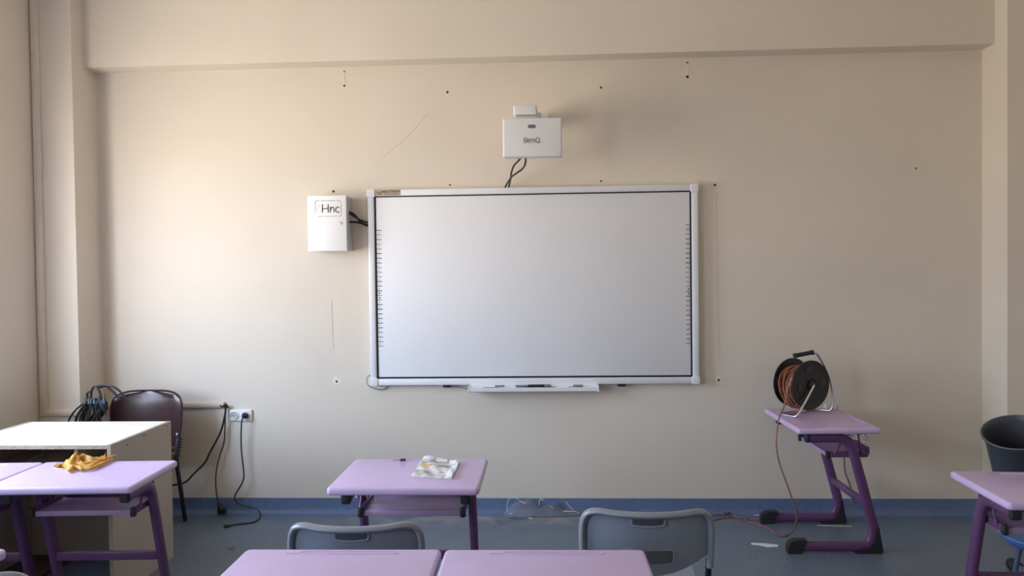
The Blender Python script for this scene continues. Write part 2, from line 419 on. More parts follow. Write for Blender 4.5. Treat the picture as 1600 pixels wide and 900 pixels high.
def cable(name, pts, r, m, label, category, parts=(), n=8, group=None):
    root = thing(name, pts[0], label, category, 0, group)
    off = Vector(pts[0])
    obj('cord', lambda b: tube(b, [p-off for p in cat(pts, n)], r, 8), m, root)
    return root, off
pc, off = cable('power_cord', [Vector((skx+.044, -.052, skz)), Vector((skx+.030, -.060, skz-.05)), onY(377, 700, -.05), onY(381, 740, -.05), onY(378, 755, -.05), onY(367, 775, -.04),
    onY(371, 786, -.045), onY(390, 792, -.055), onY(404, 797, -.065), onZ(406, 809, .006), onZ(396, 816, .006), onZ(372, 819, .006), onZ(360, 821, .006)], .0055, M_cable,
    'black power cord plugged into the socket and trailing onto the floor', 'cable')
obj('plug', lambda b: lathe(b, [(0, .017), (.019, .017), (.021, .03), (.020, .044), (.012, .052), (.007, .060), (0, .060)], 18, T(skx+.044, 0, skz) @ FACE @ T(0, 0, 0)), M_black, pc).location = -off
e0, e1 = onZ(360, 821, .010), onZ(350, 823, .010)
obj('connector', lambda b: tube(b, [e0-off, (e0*.6+e1*.4)-off, (e0*.55+e1*.45)-off, e1-off], [.007, .010, .013, .013], 8), M_black, pc)
cx0 = onY(351, 634, -.03)
hc, off = cable('hanging_cord', [cx0+Vector((0, .004, -.0)), onY(352, 650, -.035), onY(350, 690, -.04), onY(344, 710, -.04), onY(339, 730, -.04), onY(337, 750, -.04), onY(338, 768, -.05), onY(341, 786, -.06)], .005, mat('brown_cable', (.05, .032, .028), .5),
    'thin dark cord hanging from the trunking end, its angled plug on the floor', 'cable')
p0, p1 = onY(341, 785, -.06), onY(347, 799, -.075)
obj('plug', lambda b: (tube(b, [p0-off, (p0+p1)/2-off, p1-off], [.008, .018, .021], 10), box(b, *(sum(([ (p1-off)[i]-s_, (p1-off)[i]+s_] for i, s_ in enumerate((.028, .02, .018))), [])), .006)), M_black, hc)
tc_, off = cable('thick_cord', [cx0+Vector((.008, .002, .004)), onY(352, 645, -.04), onY(347, 668, -.05), onY(340, 685, -.05), onY(328, 707, -.06), onY(320, 723, -.07), onY(303, 740, -.08), onY(290, 753, -.09), onY(270, 758, -.10), onY(235, 762, -.10)], .0075, M_cable,
    'thicker black cable sagging left from the trunking end towards the brown chair', 'cable')
p = onY(352, 634, -.03)
obj('loose_end', lambda b: (tube(b, [v-off for v in cat([onY(344, 634, -.03), onY(348, 636, -.05), onY(352, 632, -.05), onY(357, 637, -.03)], 5)], .006, 6),), M_cable, tc_)

# ------------------------------------------------------------------ interactive whiteboard
BX, BZ, BW, BH = -1.3015, .946, 2.3552, 1.414
wb = thing('interactive_whiteboard', (BX+BW/2, 0, BZ), 'wide white framed interactive whiteboard on the front wall', 'whiteboard')
hw = BW/2
fwid = .05
def prof_bar(b, a, c, horiz, z0, z1):
    if horiz: box(b, a, c, -.062, -.012, z0, z1, .010)
    else: box(b, a, c, -.062, -.012, z0, z1, .010)
obj('backing', lambda b: box(b, -hw+.02, hw-.02, -.030, -.0, .02, BH-.02), M_white, wb)
obj('writing_surface', lambda b: box(b, -hw+fwid+.010, hw-fwid-.010, -.046, -.030, fwid+.012, BH-fwid-.006, .002), M_surface, wb)
def gap(b):
    for a in ((-hw+fwid-.004, -hw+fwid+.010, fwid, BH-fwid), (hw-fwid-.010, hw-fwid+.004, fwid, BH-fwid),
              (-hw+fwid, hw-fwid, fwid, fwid+.012), (-hw+fwid, hw-fwid, BH-fwid-.006, BH-fwid+.004)): box(b, a[0], a[1], -.0475, -.030, a[2], a[3])
obj('black_gasket', gap, M_gap, wb)
obj('frame_bar', lambda b: prof_bar(b, -hw+.05, hw-.05, 1, BH-fwid+.002, BH-.002), M_white, wb)
obj('frame_bar', lambda b: prof_bar(b, -hw+.05, hw-.05, 1, .002, fwid), M_white, wb)
obj('frame_bar', lambda b: prof_bar(b, -hw+.002, -hw+fwid-.002, 0, .05, BH-.05), M_white, wb)
obj('frame_bar', lambda b: prof_bar(b, hw-fwid+.002, hw-.002, 0, .05, BH-.05), M_white, wb)
for sx_ in (-1, 1):
    for z in (0, BH): obj('frame_corner', lambda b: slab(b, .058, .058, .010, .067, .014, .004, T(sx_*(hw-.028), 0, z+(.028 if z == 0 else -.028)) @ FACE), M_white, wb)
# printed command strips left and right
def strip(b, x, ztop, zbot, n=26):
    for i in range(n):
        z = ztop+(zbot-ztop)*i/(n-1); g = random.uniform(.0022, .0042)
        box(b, x-.020, x+.020, -.0468, -.0455, z-g, z+g)
        if i < n-1:
            zc = z+(zbot-ztop)/(n-1)/2; k = i
            if k in (13, 14):
                prism(b, [(.009, 0), (0, .009), (-.009, 0), (0, -.009)], .0455, .0468, T(x, 0, zc) @ FACE)
            elif 4 <= k <= 12: tube(b, [(x-.008, -.046, zc-.006), (x+.009, -.046, zc+.006)], .0014, 5)
            elif k % 3 == 0:
                tube(b, [(x+.006*math.cos(a), -.046, zc+.006*math.sin(a)) for a in [q*PI/4 for q in range(8)]], .0009, 4, closed=True)
            elif k % 3 == 1:
                for q in (-.007, 0, .007): box(b, x+q-.0018, x+q+.0018, -.0468, -.0455, zc-.0018, zc+.0018)
            else: box(b, x-.008, x+.006, -.0468, -.0455, zc-.0012, zc+.0012)
cxb = BX+BW/2
L0, L1 = onY(592, 360, -.046), onY(594, 541, -.046); R0, R1 = onY(1075, 351, -.046), onY(1077, 537, -.046)
obj('icon_strip', lambda b: strip(b, (L0.x+L1.x)/2-cxb, L0.z-BZ, L1.z-BZ), M_greyink, wb)
obj('icon_strip', lambda b: strip(b, (R0.x+R1.x)/2-cxb, R0.z-BZ, R1.z-BZ), M_greyink, wb)
# sticker
sc = -hw+.054; zs = BH-.025
stk = obj('sticker', lambda b: box(b, sc+.004, sc+.188, -.0632, -.061, zs-.020, zs+.021), M_tan, wb)
text_mesh('sticker_text', 'AKILLI TAHTA', .021, M_ink, stk, T(sc+.118, -.0635, zs+.008) @ FACE, .0004, .0004)
text_mesh('sticker_emblem', 'TG', .026, M_ink, stk, T(sc+.034, -.0635, zs-.004) @ FACE, .0004, .0003)
obj('sticker_rule', lambda b: box(b, sc+.068, sc+.172, -.0637, -.063, zs-.012, zs-.008), M_greyink, stk)
# tray
tl, tr_ = onY(734, 607, -.09), onY(934, 607, -.09)
def tray(b):
    x0, x1 = tl.x, tr_.x; prof = [(-.010, .965), (-.062, .965), (-.064, .945), (-.120, .925), (-.128, .938), (-.134, .936), (-.132, .912), (-.120, .906), (-.010, .918)]
    A = [b.verts.new((x0, y, z)) for y, z in prof]; B = [b.verts.new((x1, y, z)) for y, z in prof]
    for k in range(len(prof)): b.faces.new((A[k], A[(k+1) % len(prof)], B[(k+1) % len(prof)], B[k]))
    b.faces.new(A[::-1]); b.faces.new(B)
ty = obj('pen_tray', tray, M_white, wb); ty.location = (-cxb, 0, -BZ)
for x in (tl.x-.003, tr_.x+.003): obj('end_cap', lambda b: box(b, x-.004, x+.004, -.136, -.010, .905, .945, .002), M_white, ty)
for px in (767, 820, 855, 885+14):
    p = onY(px, 604, -.10)
    obj('pen_slot', lambda b: slab(b, .11 if px not in (820, 855) else .125, .016, 0, .002, .006, .001, T(p.x, -.100, .9335) @ Rx(.34)), M_greyink, ty)
def pen(px, py, L, m, label, w=.009):
    p = onY(px, py, -.10)
    o = thing('marker_pen', (p.x, -.098, .946), label, 'pen', 0, 'pens on the tray')
    obj('barrel', lambda b: lathe(b, [(0, -L/2), (w*.7, -L/2), (w, -L/2+.01), (w, L*.2), (0, L*.2)], 12, Ry(PI/2)), m, o)
    obj('cap', lambda b: lathe(b, [(0, L*.2), (w*1.1, L*.2), (w*1.05, L*.42), (w*.35, L*.5), (0, L*.5)], 12, Ry(PI/2)), M_greyink, o)
pen(843, 602, .17, M_black, 'thick black pen lying in the middle of the pen tray', .010)
pen(815, 603, .09, M_greyink, 'short grey pen lying left of the thick black one', .007)
pen(781, 605, .07, M_greyink, 'small grey pen in the left slot of the pen tray', .006)
pen(903, 605, .07, mat('brownish_pen', (.25, .15, .11), .5), 'small brownish pen in the right slot of the pen tray', .006)
for px in (698, 971):
    p = onY(px, 604, -.04)
    obj('clamp', lambda b: box(b, p.x-.026-cxb, p.x+.026-cxb, -.055, -.0, -.016, .004, .003), M_gap, wb)
p = thing('board_wire', (0, 0, 0), 'thin dark wire looping out below the lower left whiteboard corner', 'cable')
obj('wire', lambda b: tube(b, cat([onY(580, 585, -.012), onY(574, 590, -.02), onY(574, 600, -.02), onY(582, 606, -.02), onY(597, 609, -.015), onY(607, 604, -.010)], 6), .0025, 6), M_cable, p)
p = thing('tray_wire', (0, 0, 0), 'short grey wire entering the left end of the pen tray', 'cable')
obj('wire', lambda b: tube(b, cat([onY(712, 603, -.02), onY(722, 606, -.03), onY(733, 608, -.03)], 6), .003, 6), M_greyink, p)

# ------------------------------------------------------------------ control box
b0, b1 = onY(480, 306, -.17), onY(542, 392, -.17)
bxc, bw, bh = (b0.x+b1.x)/2, b1.x-b0.x, b0.z-b1.z
cb = thing('control_box', (bxc, 0, b1.z), 'white steel wall cabinet with handwritten-style lettering, left of the whiteboard', 'cabinet')
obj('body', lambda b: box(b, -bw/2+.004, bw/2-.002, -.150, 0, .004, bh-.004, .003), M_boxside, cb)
door = obj('door', lambda b: box(b, -bw/2, bw/2, -.172, -.152, 0, bh, .004), M_boxw, cb)
def bp(px, py):           # a point on the box door, local
    q = onY(px, py, -.173); return (q.x-bxc, q.z-b1.z)
def zc(zx, zy): return bp(475+zx/18, 300+zy/18)       # read from an 18x enlargement
def mkdoor(name, lines, r, m):
    obj(name, lambda b: strokes(b, lines, r, T(0, -.1722, 0) @ FACE), m, door)
mkdoor('lettering', [[zc(518, 345), zc(513, 460), zc(515, 578)], [zc(678, 345), zc(676, 460), zc(680, 575)], [zc(520, 480), zc(600, 468), zc(678, 455)],
    [zc(738, 420), zc(740, 500), zc(738, 578)], [zc(740, 500), zc(765, 440), zc(800, 422), zc(832, 440), zc(845, 500), zc(845, 575)],
    [zc(995, 440), zc(960, 420), zc(925, 428), zc(895, 465), zc(888, 510), zc(900, 550), zc(930, 572), zc(965, 575), zc(998, 550)]], .0034, M_ink)
mkdoor('lettering_border', [[zc(315, 500), zc(312, 415)], [zc(312, 395), zc(312, 300), zc(322, 262), zc(350, 246), zc(432, 246)], [zc(470, 246), zc(880, 242)], [zc(915, 242), zc(985, 242), zc(1020, 255), zc(1040, 285), zc(1042, 315)],
    [zc(1042, 350), zc(1045, 580)], [zc(1045, 605), zc(1042, 650), zc(1025, 675), zc(975, 680)], [zc(950, 680), zc(600, 684)], [zc(560, 684), zc(400, 690)]], .0016, M_greyink)
mkdoor('pencil_drawing', [[zc(415, 335), zc(455, 352), zc(320, 610), zc(285, 585), zc(415, 335)], [zc(285, 585), zc(262, 650), zc(320, 610)]], .0011, M_paleink)
lk = bp(532, 348.5)
obj('lock', lambda b: lathe(b, [(0, .006), (.005, .006), (.0055, .003), (.009, .003), (.011, .006), (.012, .0), (0, 0)], 18, T(lk[0], -.172, lk[1]) @ FACE), M_chrome, door)
for a, pts in (('upper', [(545, 331, -.08), (553, 335, -.07), (562, 345, -.05), (570, 350, -.04), (580, 352, -.005)]), ('lower', [(545, 347, -.08), (555, 347, -.06), (565, 349, -.05), (572, 352, -.03), (580, 354, -.005)]), ('mid', [(545, 333, -.09), (556, 340, -.08), (566, 345, -.06), (573, 347, -.04), (580, 349, -.006)])):
    lab = {'upper': 'uppermost black cable from the control box to the whiteboard, thickened by a joint', 'lower': 'lowest black cable from the control box to the whiteboard, nearly level', 'mid': 'middle black cable of the three leaving the control box'}[a]
    o, off = cable('black_cable', [onY(x, y, Y) for x, y, Y in pts], .0075 if a != 'mid' else .006, M_cable, lab, 'cable', group='cables between control box and whiteboard')
    if a == 'upper':
        q0, q1 = onY(561, 344, -.055), onY(566, 348, -.045)
        obj('joint', lambda b: tube(b, [q0-off, q1-off], .013, 10), M_cable, o)

# ------------------------------------------------------------------ projector on its wall arm
PY = -.52
p0, p1 = onY(785, 185, PY), onY(878, 243.5, PY)
pw, ph, pcx = p1.x-p0.x, p0.z-p1.z, (p0.x+p1.x)/2
pj = thing('projector', (pcx, 0, p1.z), 'white projector hanging on its wall arm above the whiteboard', 'projector')
TL = Ry(.008)
obj('housing', lambda b: (slab(b, pw, ph, -PY-.10, -PY, .012, .010, TL @ T(0, 0, ph/2) @ FACE)), M_projw, pj)
obj('rear_shell', lambda b: slab(b, pw-.03, ph-.03, -PY-.17, -PY-.095, .02, .01, TL @ T(0, 0, ph/2) @ FACE), M_projw, pj)
obj('sensor_window', lambda b: slab(b, .052, .024, -PY-.002, -PY+.0015, .0118, .001, TL @ T(-.003, 0, ph*.775) @ FACE), mat('grey_window', (.16, .17, .19), .3), pj)
bq = [[(0, 1), (0, 0), (.55, 0), (.68, .12), (.68, .38), (.55, .5), (.05, .5)], [(0, 1), (.5, 1), (.63, .88), (.63, .62), (.52, .5)],
      [(.95, .42), (1.50, .42), (1.50, .62), (1.38, .75), (1.06, .75), (.93, .62), (.93, .13), (1.06, 0), (1.45, 0)],
      [(1.78, 0), (1.78, .73), (2.15, .75), (2.30, .62), (2.30, 0)],
      [(2.75, 0), (2.60, .15), (2.60, .85), (2.75, 1), (3.15, 1), (3.30, .85), (3.30, .15), (3.15, 0), (2.75, 0)], [(3.02, .25), (3.25, .0), (3.48, -.02)]]
obj('lettering', lambda b: strokes(b, [[((x-1.72)*.0295, (y-.5)*.030) for x, y in ln] for ln in bq], .0029, TL @ T(-.002, PY-.0004, ph*.42) @ FACE), M_greyink, pj)
a0, a1 = onY(802, 164, PY+.02), onY(839, 183, PY+.02)
ax = onY(842, 174, PY+.3)
arm = obj('arm_socket', lambda b: lathe(b, [(0, -.04), (.03, -.04), (.03, .03), (0, .03)], 20, T(ax.x-.012, PY+.2, a0.z-.05)), M_projw, pj); arm.location = (-pcx, 0, -p1.z)
obj('head_cover', lambda b: slab(b, a1.x-a0.x, (a0.z-a1.z)*.80, .0, .14, .012, .012, T((a0.x+a1.x)/2, PY+.15, a0.z-(a0.z-a1.z)*.42) @ FACE), M_projw, arm)
obj('head_plate', lambda b: (box(b, a0.x+.002, a1.x+.002, PY+.035, PY+.16, a1.z-.004, a1.z+.006, .002), box(b, a0.x+.012, a1.x-.006, PY+.035, PY+.13, a1.z+.004, a1.z+.024, .003)), M_projw, arm)
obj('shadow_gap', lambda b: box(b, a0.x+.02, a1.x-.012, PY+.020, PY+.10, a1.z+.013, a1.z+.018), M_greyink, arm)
obj('arm_bar', lambda b: slab(b, .10, .095, 0, -PY-.12, .02, .008, T(ax.x-.058, 0, a0.z-.050) @ FACE), M_projw, arm)
obj('wall_plate', lambda b: slab(b, .16, .20, 0, .012, .01, .003, T(ax.x-.012, 0, a0.z-.06) @ FACE), M_projw, arm)
for lab, pts, cc in (('black projector cable bowing left on its way to the whiteboard', [(816, 240, -.44), (812, 249, -.42), (803, 259, -.34), (799, 270, -.24), (798, 279, -.15), (795, 292, -.04)], 1),
            ('black projector cable bowing right on its way to the whiteboard', [(821, 240, -.44), (821, 254, -.42), (817, 263, -.35), (808, 270, -.28), (798, 278, -.18), (789, 293, -.04)], 2)):
    cable('projector_cable', [onY(*q) for q in pts], .0065, M_cable, lab, 'cable', group='cables below the projector')

# ------------------------------------------------------------------ student desk (u = width, v = away from the pupil)
TZ = .782
def make_desk():
    d = thing('student_desk', (0, 0, 0), 'x', 'desk')
    top = obj('desktop', lambda b: slab(b, .70, .507, TZ-.036, TZ, .022, .013, n=6, steps=4), M_lilac, d)
    obj('pencil_groove', lambda b: tube(b, [(x, y, TZ+.0002) for x, y in rrect(.34, .022, .0109, 4, .03, .212)], .0018, 5, closed=True), M_lilac, top)
    obj('rating_mark', lambda b: [box(b, -.19+i*.009, -.19+i*.009+.006, .200, .212, TZ-.001, TZ+.0004) for i in range(6)], M_shelf, top)
    for s in (-1, 1):
        path = bend([(s*.28, -.165, .713), (s*.28, .082, .713), (s*.28, .234, .135), (s*.28, .20, .040), (s*.28, -.27, .040)], [.09, .08, .05], 7)
        obj('side_frame', lambda b: tube(b, path, 0, 14, oval=(.0215, .031), up=(1, 0, 0)) if False else ovtube(b, path), M_purple, d)
        obj('arm_plug', lambda b: box(b, s*.28-.024, s*.28+.024, -.190, -.162, .684, .742, .012, seg=3), M_rubber, d)
        obj('toe_cap', lambda b: prism(b, [(-.300, 0), (-.302, .045), (-.285, .072), (-.250, .084), (-.185, .084), (-.200, .05), (-.215, .0)], -.027, .027, T(s*.28, 0, 0) @ Matrix(((0, 0, 1, 0), (1, 0, 0, 0), (0, 1, 0, 0), (0, 0, 0, 1)))), M_rubber, d)
        obj('heel_guard', lambda b: prism(b, [(.272, 0), (.275, .02), (.250, .165), (.247, .165), (.226, .075), (.195, .030), (.12, .012), (.11, 0)], -.026, .026, T(s*.28, 0, 0) @ Matrix(((0, 0, 1, 0), (1, 0, 0, 0), (0, 1, 0, 0), (0, 0, 0, 1)))), M_rubber, d)
        sr = obj('shelf_rail', lambda b: box(b, s*.250-.008, s*.250+.008, -.03, .205, .583, .618, .005), M_purple, d)
        obj('rail_cap', lambda b: box(b, s*.250-.013, s*.250+.013, -.052, -.024, .574, .622, .008), M_rubber, sr)
        obj('shelf_hanger', lambda b: tube(b, bend([(s*.262, .0, .605), (s*.262, .03, .66), (s*.262, .05, .745)], .03), .006, 8), M_purple, d)
        obj('shelf_hanger', lambda b: tube(b, bend([(s*.262, .16, .605), (s*.262, .15, .68), (s*.262, .14, .745)], .03), .006, 8), M_purple, d)
    obj('crossbar', lambda b: box(b, -.262, .262, .168, .194, .280, .328, .008, Matrix.Identity(4)), M_purple, d)
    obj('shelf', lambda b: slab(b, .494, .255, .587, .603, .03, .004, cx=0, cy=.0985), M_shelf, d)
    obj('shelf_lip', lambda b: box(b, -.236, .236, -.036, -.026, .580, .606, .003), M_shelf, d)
    obj('shelf_back', lambda b: box(b, -.235, .235, .214, .224, .590, .640, .003), M_purple, d)
    return d
def ovtube(b, path):
    # flattened oval tube lying in the plane x = const
    P = [Vector(p) for p in path]; seg = 14; rings = []
    for i in range(len(P)):
        t = (P[min(i+1, len(P)-1)]-P[max(i-1, 0)]).normalized(); s = Vector((1, 0, 0)); u = t.cross(s)
        k = (P[i].z-.04)/.67; hu = .030
        rings.append([b.verts.new(P[i]+s*math.copysign(abs(math.cos(2*PI*j/seg))**.8, math.cos(2*PI*j/seg))*.0215+u*math.copysign(abs(math.sin(2*PI*j/seg))**.8, math.sin(2*PI*j/seg))*hu) for j in range(seg)])
    for A, B in zip(rings, rings[1:]):
        for j in range(seg): b.faces.new((A[j], A[(j+1) % seg], B[(j+1) % seg], B[j]))
    b.faces.new(rings[0][::-1]); b.faces.new(rings[-1])
proto = make_desk()
c8 = onZ(15, 857, TZ)
desks = [(-.6808, -1.8545, .0053, 'lilac school desk below the whiteboard with a printed bag on top'),
    (-2.3133, -1.8457, .05, 'lilac school desk carrying the mustard cloth'),
    (-2.3133-.706*math.cos(.05), -1.8457-.706*math.sin(.05)-.004, .05, 'lilac school desk cut off by the left picture edge, touching the desk with the cloth'),
    (-.737, -3.1195, .013, 'lilac school desk in front, left one of the joined pair with nothing on it'),
    (-.0265, -3.1142, .0107, 'lilac school desk in front, right one of the joined pair, before a grey chair'),
    (1.7417, -.4638, -1.5548, 'lilac school desk standing sideways by the wall under the black cable reel'),
    (2.2315, -2.0654, -.0385, 'lilac school desk at the right picture edge in front of the charcoal bin'),
    (c8.x-.352, c8.y-.256, .02, 'lilac school desk of which only a corner shows at the lower left')]
for i, (x, y, a, lab) in enumerate(desks):
    o = proto if i == 0 else copy_tree(proto)
    o.location = (x, y+(.028 if i == 0 else 0), 0); o.rotation_euler.z = a; tag(o, lab, 'desk', 'lilac school desks')
    o.scale = (1, 1.10 if i == 0 else 1, 1)

# ------------------------------------------------------------------ teacher's desk
TX1, TYB, TYF, TT = -2.372, -.867, -1.527, .851
TX0 = onZ(49, 658, TT).x
td = thing('teacher_desk', ((TX0+TX1)/2, (TYB+TYF)/2, 0), 'pale chipboard teacher desk with open front, behind the left lilac desks', 'desk')
hx, hy = (TX1-TX0)/2, (TYB-TYF)/2
th = .022
obj('desktop', lambda b: box(b, -hx+th, hx-th, -hy, hy, TT-th, TT, .001), M_wood, td, smooth=False)
obj('top_edge_band', lambda b: box(b, -hx+th, hx-th, -hy-.001, -hy+.002, TT-th, TT-.001), M_woodedge, td, smooth=False)
for s in (-1, 1):
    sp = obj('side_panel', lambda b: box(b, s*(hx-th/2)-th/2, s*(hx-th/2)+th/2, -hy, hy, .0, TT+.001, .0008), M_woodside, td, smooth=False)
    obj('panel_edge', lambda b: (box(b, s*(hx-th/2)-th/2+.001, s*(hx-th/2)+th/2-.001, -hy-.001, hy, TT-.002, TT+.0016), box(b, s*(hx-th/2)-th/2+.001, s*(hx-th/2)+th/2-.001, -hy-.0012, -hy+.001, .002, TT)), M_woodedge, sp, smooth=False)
    if s > 0:
        for y_, z_ in ((-.17, TT-.035), (-.0, TT-.02), (.02, TT-.02), (hy-.05, TT-.02), (hy-.04, TT-.05)):
            obj('screw_hole', lambda b: lathe(b, [(0, .0012), (.0045, .0012), (.005, 0)], 8, T(hx, y_, z_) @ Ry(PI/2)), M_hole, sp)
obj('modesty_panel', lambda b: box(b, -hx+th, hx-th, hy-.030, hy-.010, .022, TT-th-.001), M_woodside, td, smooth=False)
obj('compartment_shelf', lambda b: box(b, -hx+th, hx-th, -hy+.02, hy-.031, .66, .678), M_woodside, td, smooth=False)
obj('divider', lambda b: box(b, hx-.30, hx-.278, -hy+.15, hy-.031, .678, TT-th-.001), M_woodside, td, smooth=False)
obj('lower_board', lambda b: box(b, -hx+th, -2.985-(TX0+TX1)/2, -hy+.03, hy-.034, .0, .021), M_woodbrown, td, smooth=False)
obj('lower_upright', lambda b: box(b, -hx+.42, -hx+.442, -hy+.03, hy-.04, .04, .655), M_woodbrown, td, smooth=False) if False else None
cb2 = thing('desk_cable', (0, 0, 0), 'black cable lying inside the open compartment of the teacher desk', 'cable')
obj('cord', lambda b: tube(b, cat([(TX1-.75, -1.3, .690), (TX1-.62, -1.36, .71), (TX1-.5, -1.38, .76), (TX1-.42, -1.25, .77), (TX1-.36, -1.1, .70)], 6), .006, 8), M_cable, cb2)

# ------------------------------------------------------------------ brown chair behind it
BY = -.30
k0, k1 = onY(167, 655, BY), onY(283, 655, BY); kt = onY(222, 613.5, BY)
bcx = (k0.x+k1.x)/2; bcw = (k1.x-k0.x); ztop = kt.z
bc = thing('brown_chair', (bcx, BY, 0), 'glossy dark brown chair with black tube legs behind the teacher desk', 'chair')
def shell(b, w, z0, z1, th_, curve, pw_=3.2, nx=22, nz=16, rake=0, bottom_in=.0, y0=0):
    """curved seat back: rounded outline, bowed in plan"""
    F_, B_ = [], []
    for j in range(nz+1):
        v = -1+2*j/nz; ra, rb = [], []
        wfac = (1-abs(v)**pw_)**(1/pw_) if abs(v) < 1 else 0
        wfac = max(wfac, .02)
        for i in range(nx+1):
            u = -1+2*i/nx; x = u*wfac*w/2*(1-bottom_in*(1-(v+1)/2)); z = (z0+z1)/2+v*(z1-z0)/2
            y = curve*(1-(2*x/w)**2)+rake*(z-z0)+y0
            ed = 1-max(abs(u), abs(v))**6*.7
            ra.append(b.verts.new((x, y-th_/2*ed, z))); rb.append(b.verts.new((x, y+th_/2*ed, z)))
        F_.append(ra); B_.append(rb)
    for G, fl in ((F_, 0), (B_, 1)):
        for j in range(nz):
            for i in range(nx):
                q = (G[j][i], G[j][i+1], G[j+1][i+1], G[j+1][i]); b.faces.new(q[::-1] if fl else q)
    for i in range(nx):
        b.faces.new((F_[0][i], F_[0][i+1], B_[0][i+1], B_[0][i])); b.faces.new((F_[nz][i], F_[nz][i+1], B_[nz][i+1], B_[nz][i]))
    for j in range(nz):
        b.faces.new((F_[j][0], F_[j+1][0], B_[j+1][0], B_[j][0])); b.faces.new((F_[j][nx], F_[j+1][nx], B_[j+1][nx], B_[j][nx]))
obj('backrest', lambda b: shell(b, bcw, ztop-.44, ztop, .030, .055, 4.2, rake=.10, bottom_in=.1), M_brown, bc, angle=70)
obj('backrest_rim', lambda b: tube(b, [(x, .055*(1-(2*x/bcw)**2)+.1*(z-(ztop-.44)), z) for x, z in
    [(math.copysign(abs(math.cos(a))**.48, math.cos(a))*bcw/2*(1-.1*(1-(math.copysign(abs(math.sin(a))**.48, math.sin(a))+1)/2)), ztop-.22+math.copysign(abs(math.sin(a))**.48, math.sin(a))*.22) for a in [2*PI*k/72 for k in range(72)]]], .0075, 8, closed=True), M_brown, bc)
seatz = .50
obj('seat', lambda b: slab(b, bcw*.92, .42, seatz-.03, seatz+.02, .07, .02, cy=-.22), M_brown, bc)
for s in (-1, 1):
    xx = s*bcw*.40
    xb = s*bcw*.425
    obj('rear_leg', lambda b: tube(b, bend([(xb, .075, ztop-.20), (xb, .02, seatz+.06), (xb, .0, seatz-.04), (s*bcw*.425, .110, .010)], .06), 0, 10, oval=(.013, .019)), M_black, bc)
    obj('front_leg', lambda b: tube(b, bend([(xx, .02, seatz-.045), (xx, -.38, seatz-.045), (xx*1.02, -.42, .010)], .04), 0, 10, oval=(.012, .018)), M_black, bc)
    for z in range(7):
        obj('sleeve_rib', lambda b: tube(b, [(xb, .052-.0065*z, ztop-.335-.018*z), (xb, .050-.0065*z, ztop-.345-.018*z)], .022, 10), M_black, bc)
for s in (-1, 1):
    obj('bracket', lambda b: box(b, s*bcw*.44-.02, s*bcw*.44+.02, .02, .05, ztop-.315, ztop-.29, .004), M_steel, bc)

# ------------------------------------------------------------------ bundle of black cables in the corner
CY = -.40
co = thing('cable_coil', (0, 0, 0), 'tied bundle of looped black cables standing in the left corner', 'cable')
cc_ = onY(150, 640, CY)
tb = onY(146, 628, CY-.03)
for i in range(15):
    f_ = i/14; xb_ = onY(108+f_*52, 655, CY).x; dy = random.uniform(-.035, .035)
    lx = xb_; rx = min(lx+random.uniform(.05, .12), -3.15)
    pts = [(tb.x-.04+.10*f_, CY+dy*.4, tb.z+random.uniform(-.01, .02)), (lx+(tb.x-lx)*.25, CY+dy*.8, tb.z-.07), (lx, CY+dy, tb.z-.20), (lx+.02, CY+dy, .35), (lx*.8+tb.x*.2+.03, CY+dy, .08), (tb.x+random.uniform(-.05, .05), CY+dy, .012), (rx+.03, CY+dy*.5, .09), (rx+.03, CY-dy, .4), (rx, CY-dy, tb.z-.2), (tb.x+.02+.05*f_, CY-dy*.5, tb.z-.05)]
    obj('cable_loop', lambda b: tube(b, cat(pts, 6, True), .0065, 6, closed=True), M_cable, co)
M_tape = mat('blue_grey_tape', (.045, .058, .075), .4, noise=.3, scale=40, bump=.5, bscale=60)
def tape(b):
    for q in range(9):
        x = tb.x-.05+q*.0165
        tube(b, [(x+random.uniform(-.02, .02), CY-.02, tb.z+.025+random.uniform(-.025, .03)), (x+random.uniform(-.01, .01), CY-.035, tb.z-.01), (x+random.uniform(-.03, .03), CY-.02, tb.z-.055+random.uniform(-.02, .02))], [.006, .012, .005], 7)
obj('tape_wrap', tape, M_tape, co)
for q, pts in enumerate(([(142, 626), (143, 612), (147, 604), (152, 606), (157, 616), (158, 624)], [(150, 604), (163, 602), (176, 604), (188, 612), (196, 622)], [(153, 606), (165, 603), (172, 608), (181, 616), (186, 624)], [(140, 628), (136, 616), (141, 612)])):
    obj('cable_arc', lambda b: tube(b, cat([onY(x, y, CY-.01+.004*q) for x, y in pts], 6), .008, 7), M_cable, co)

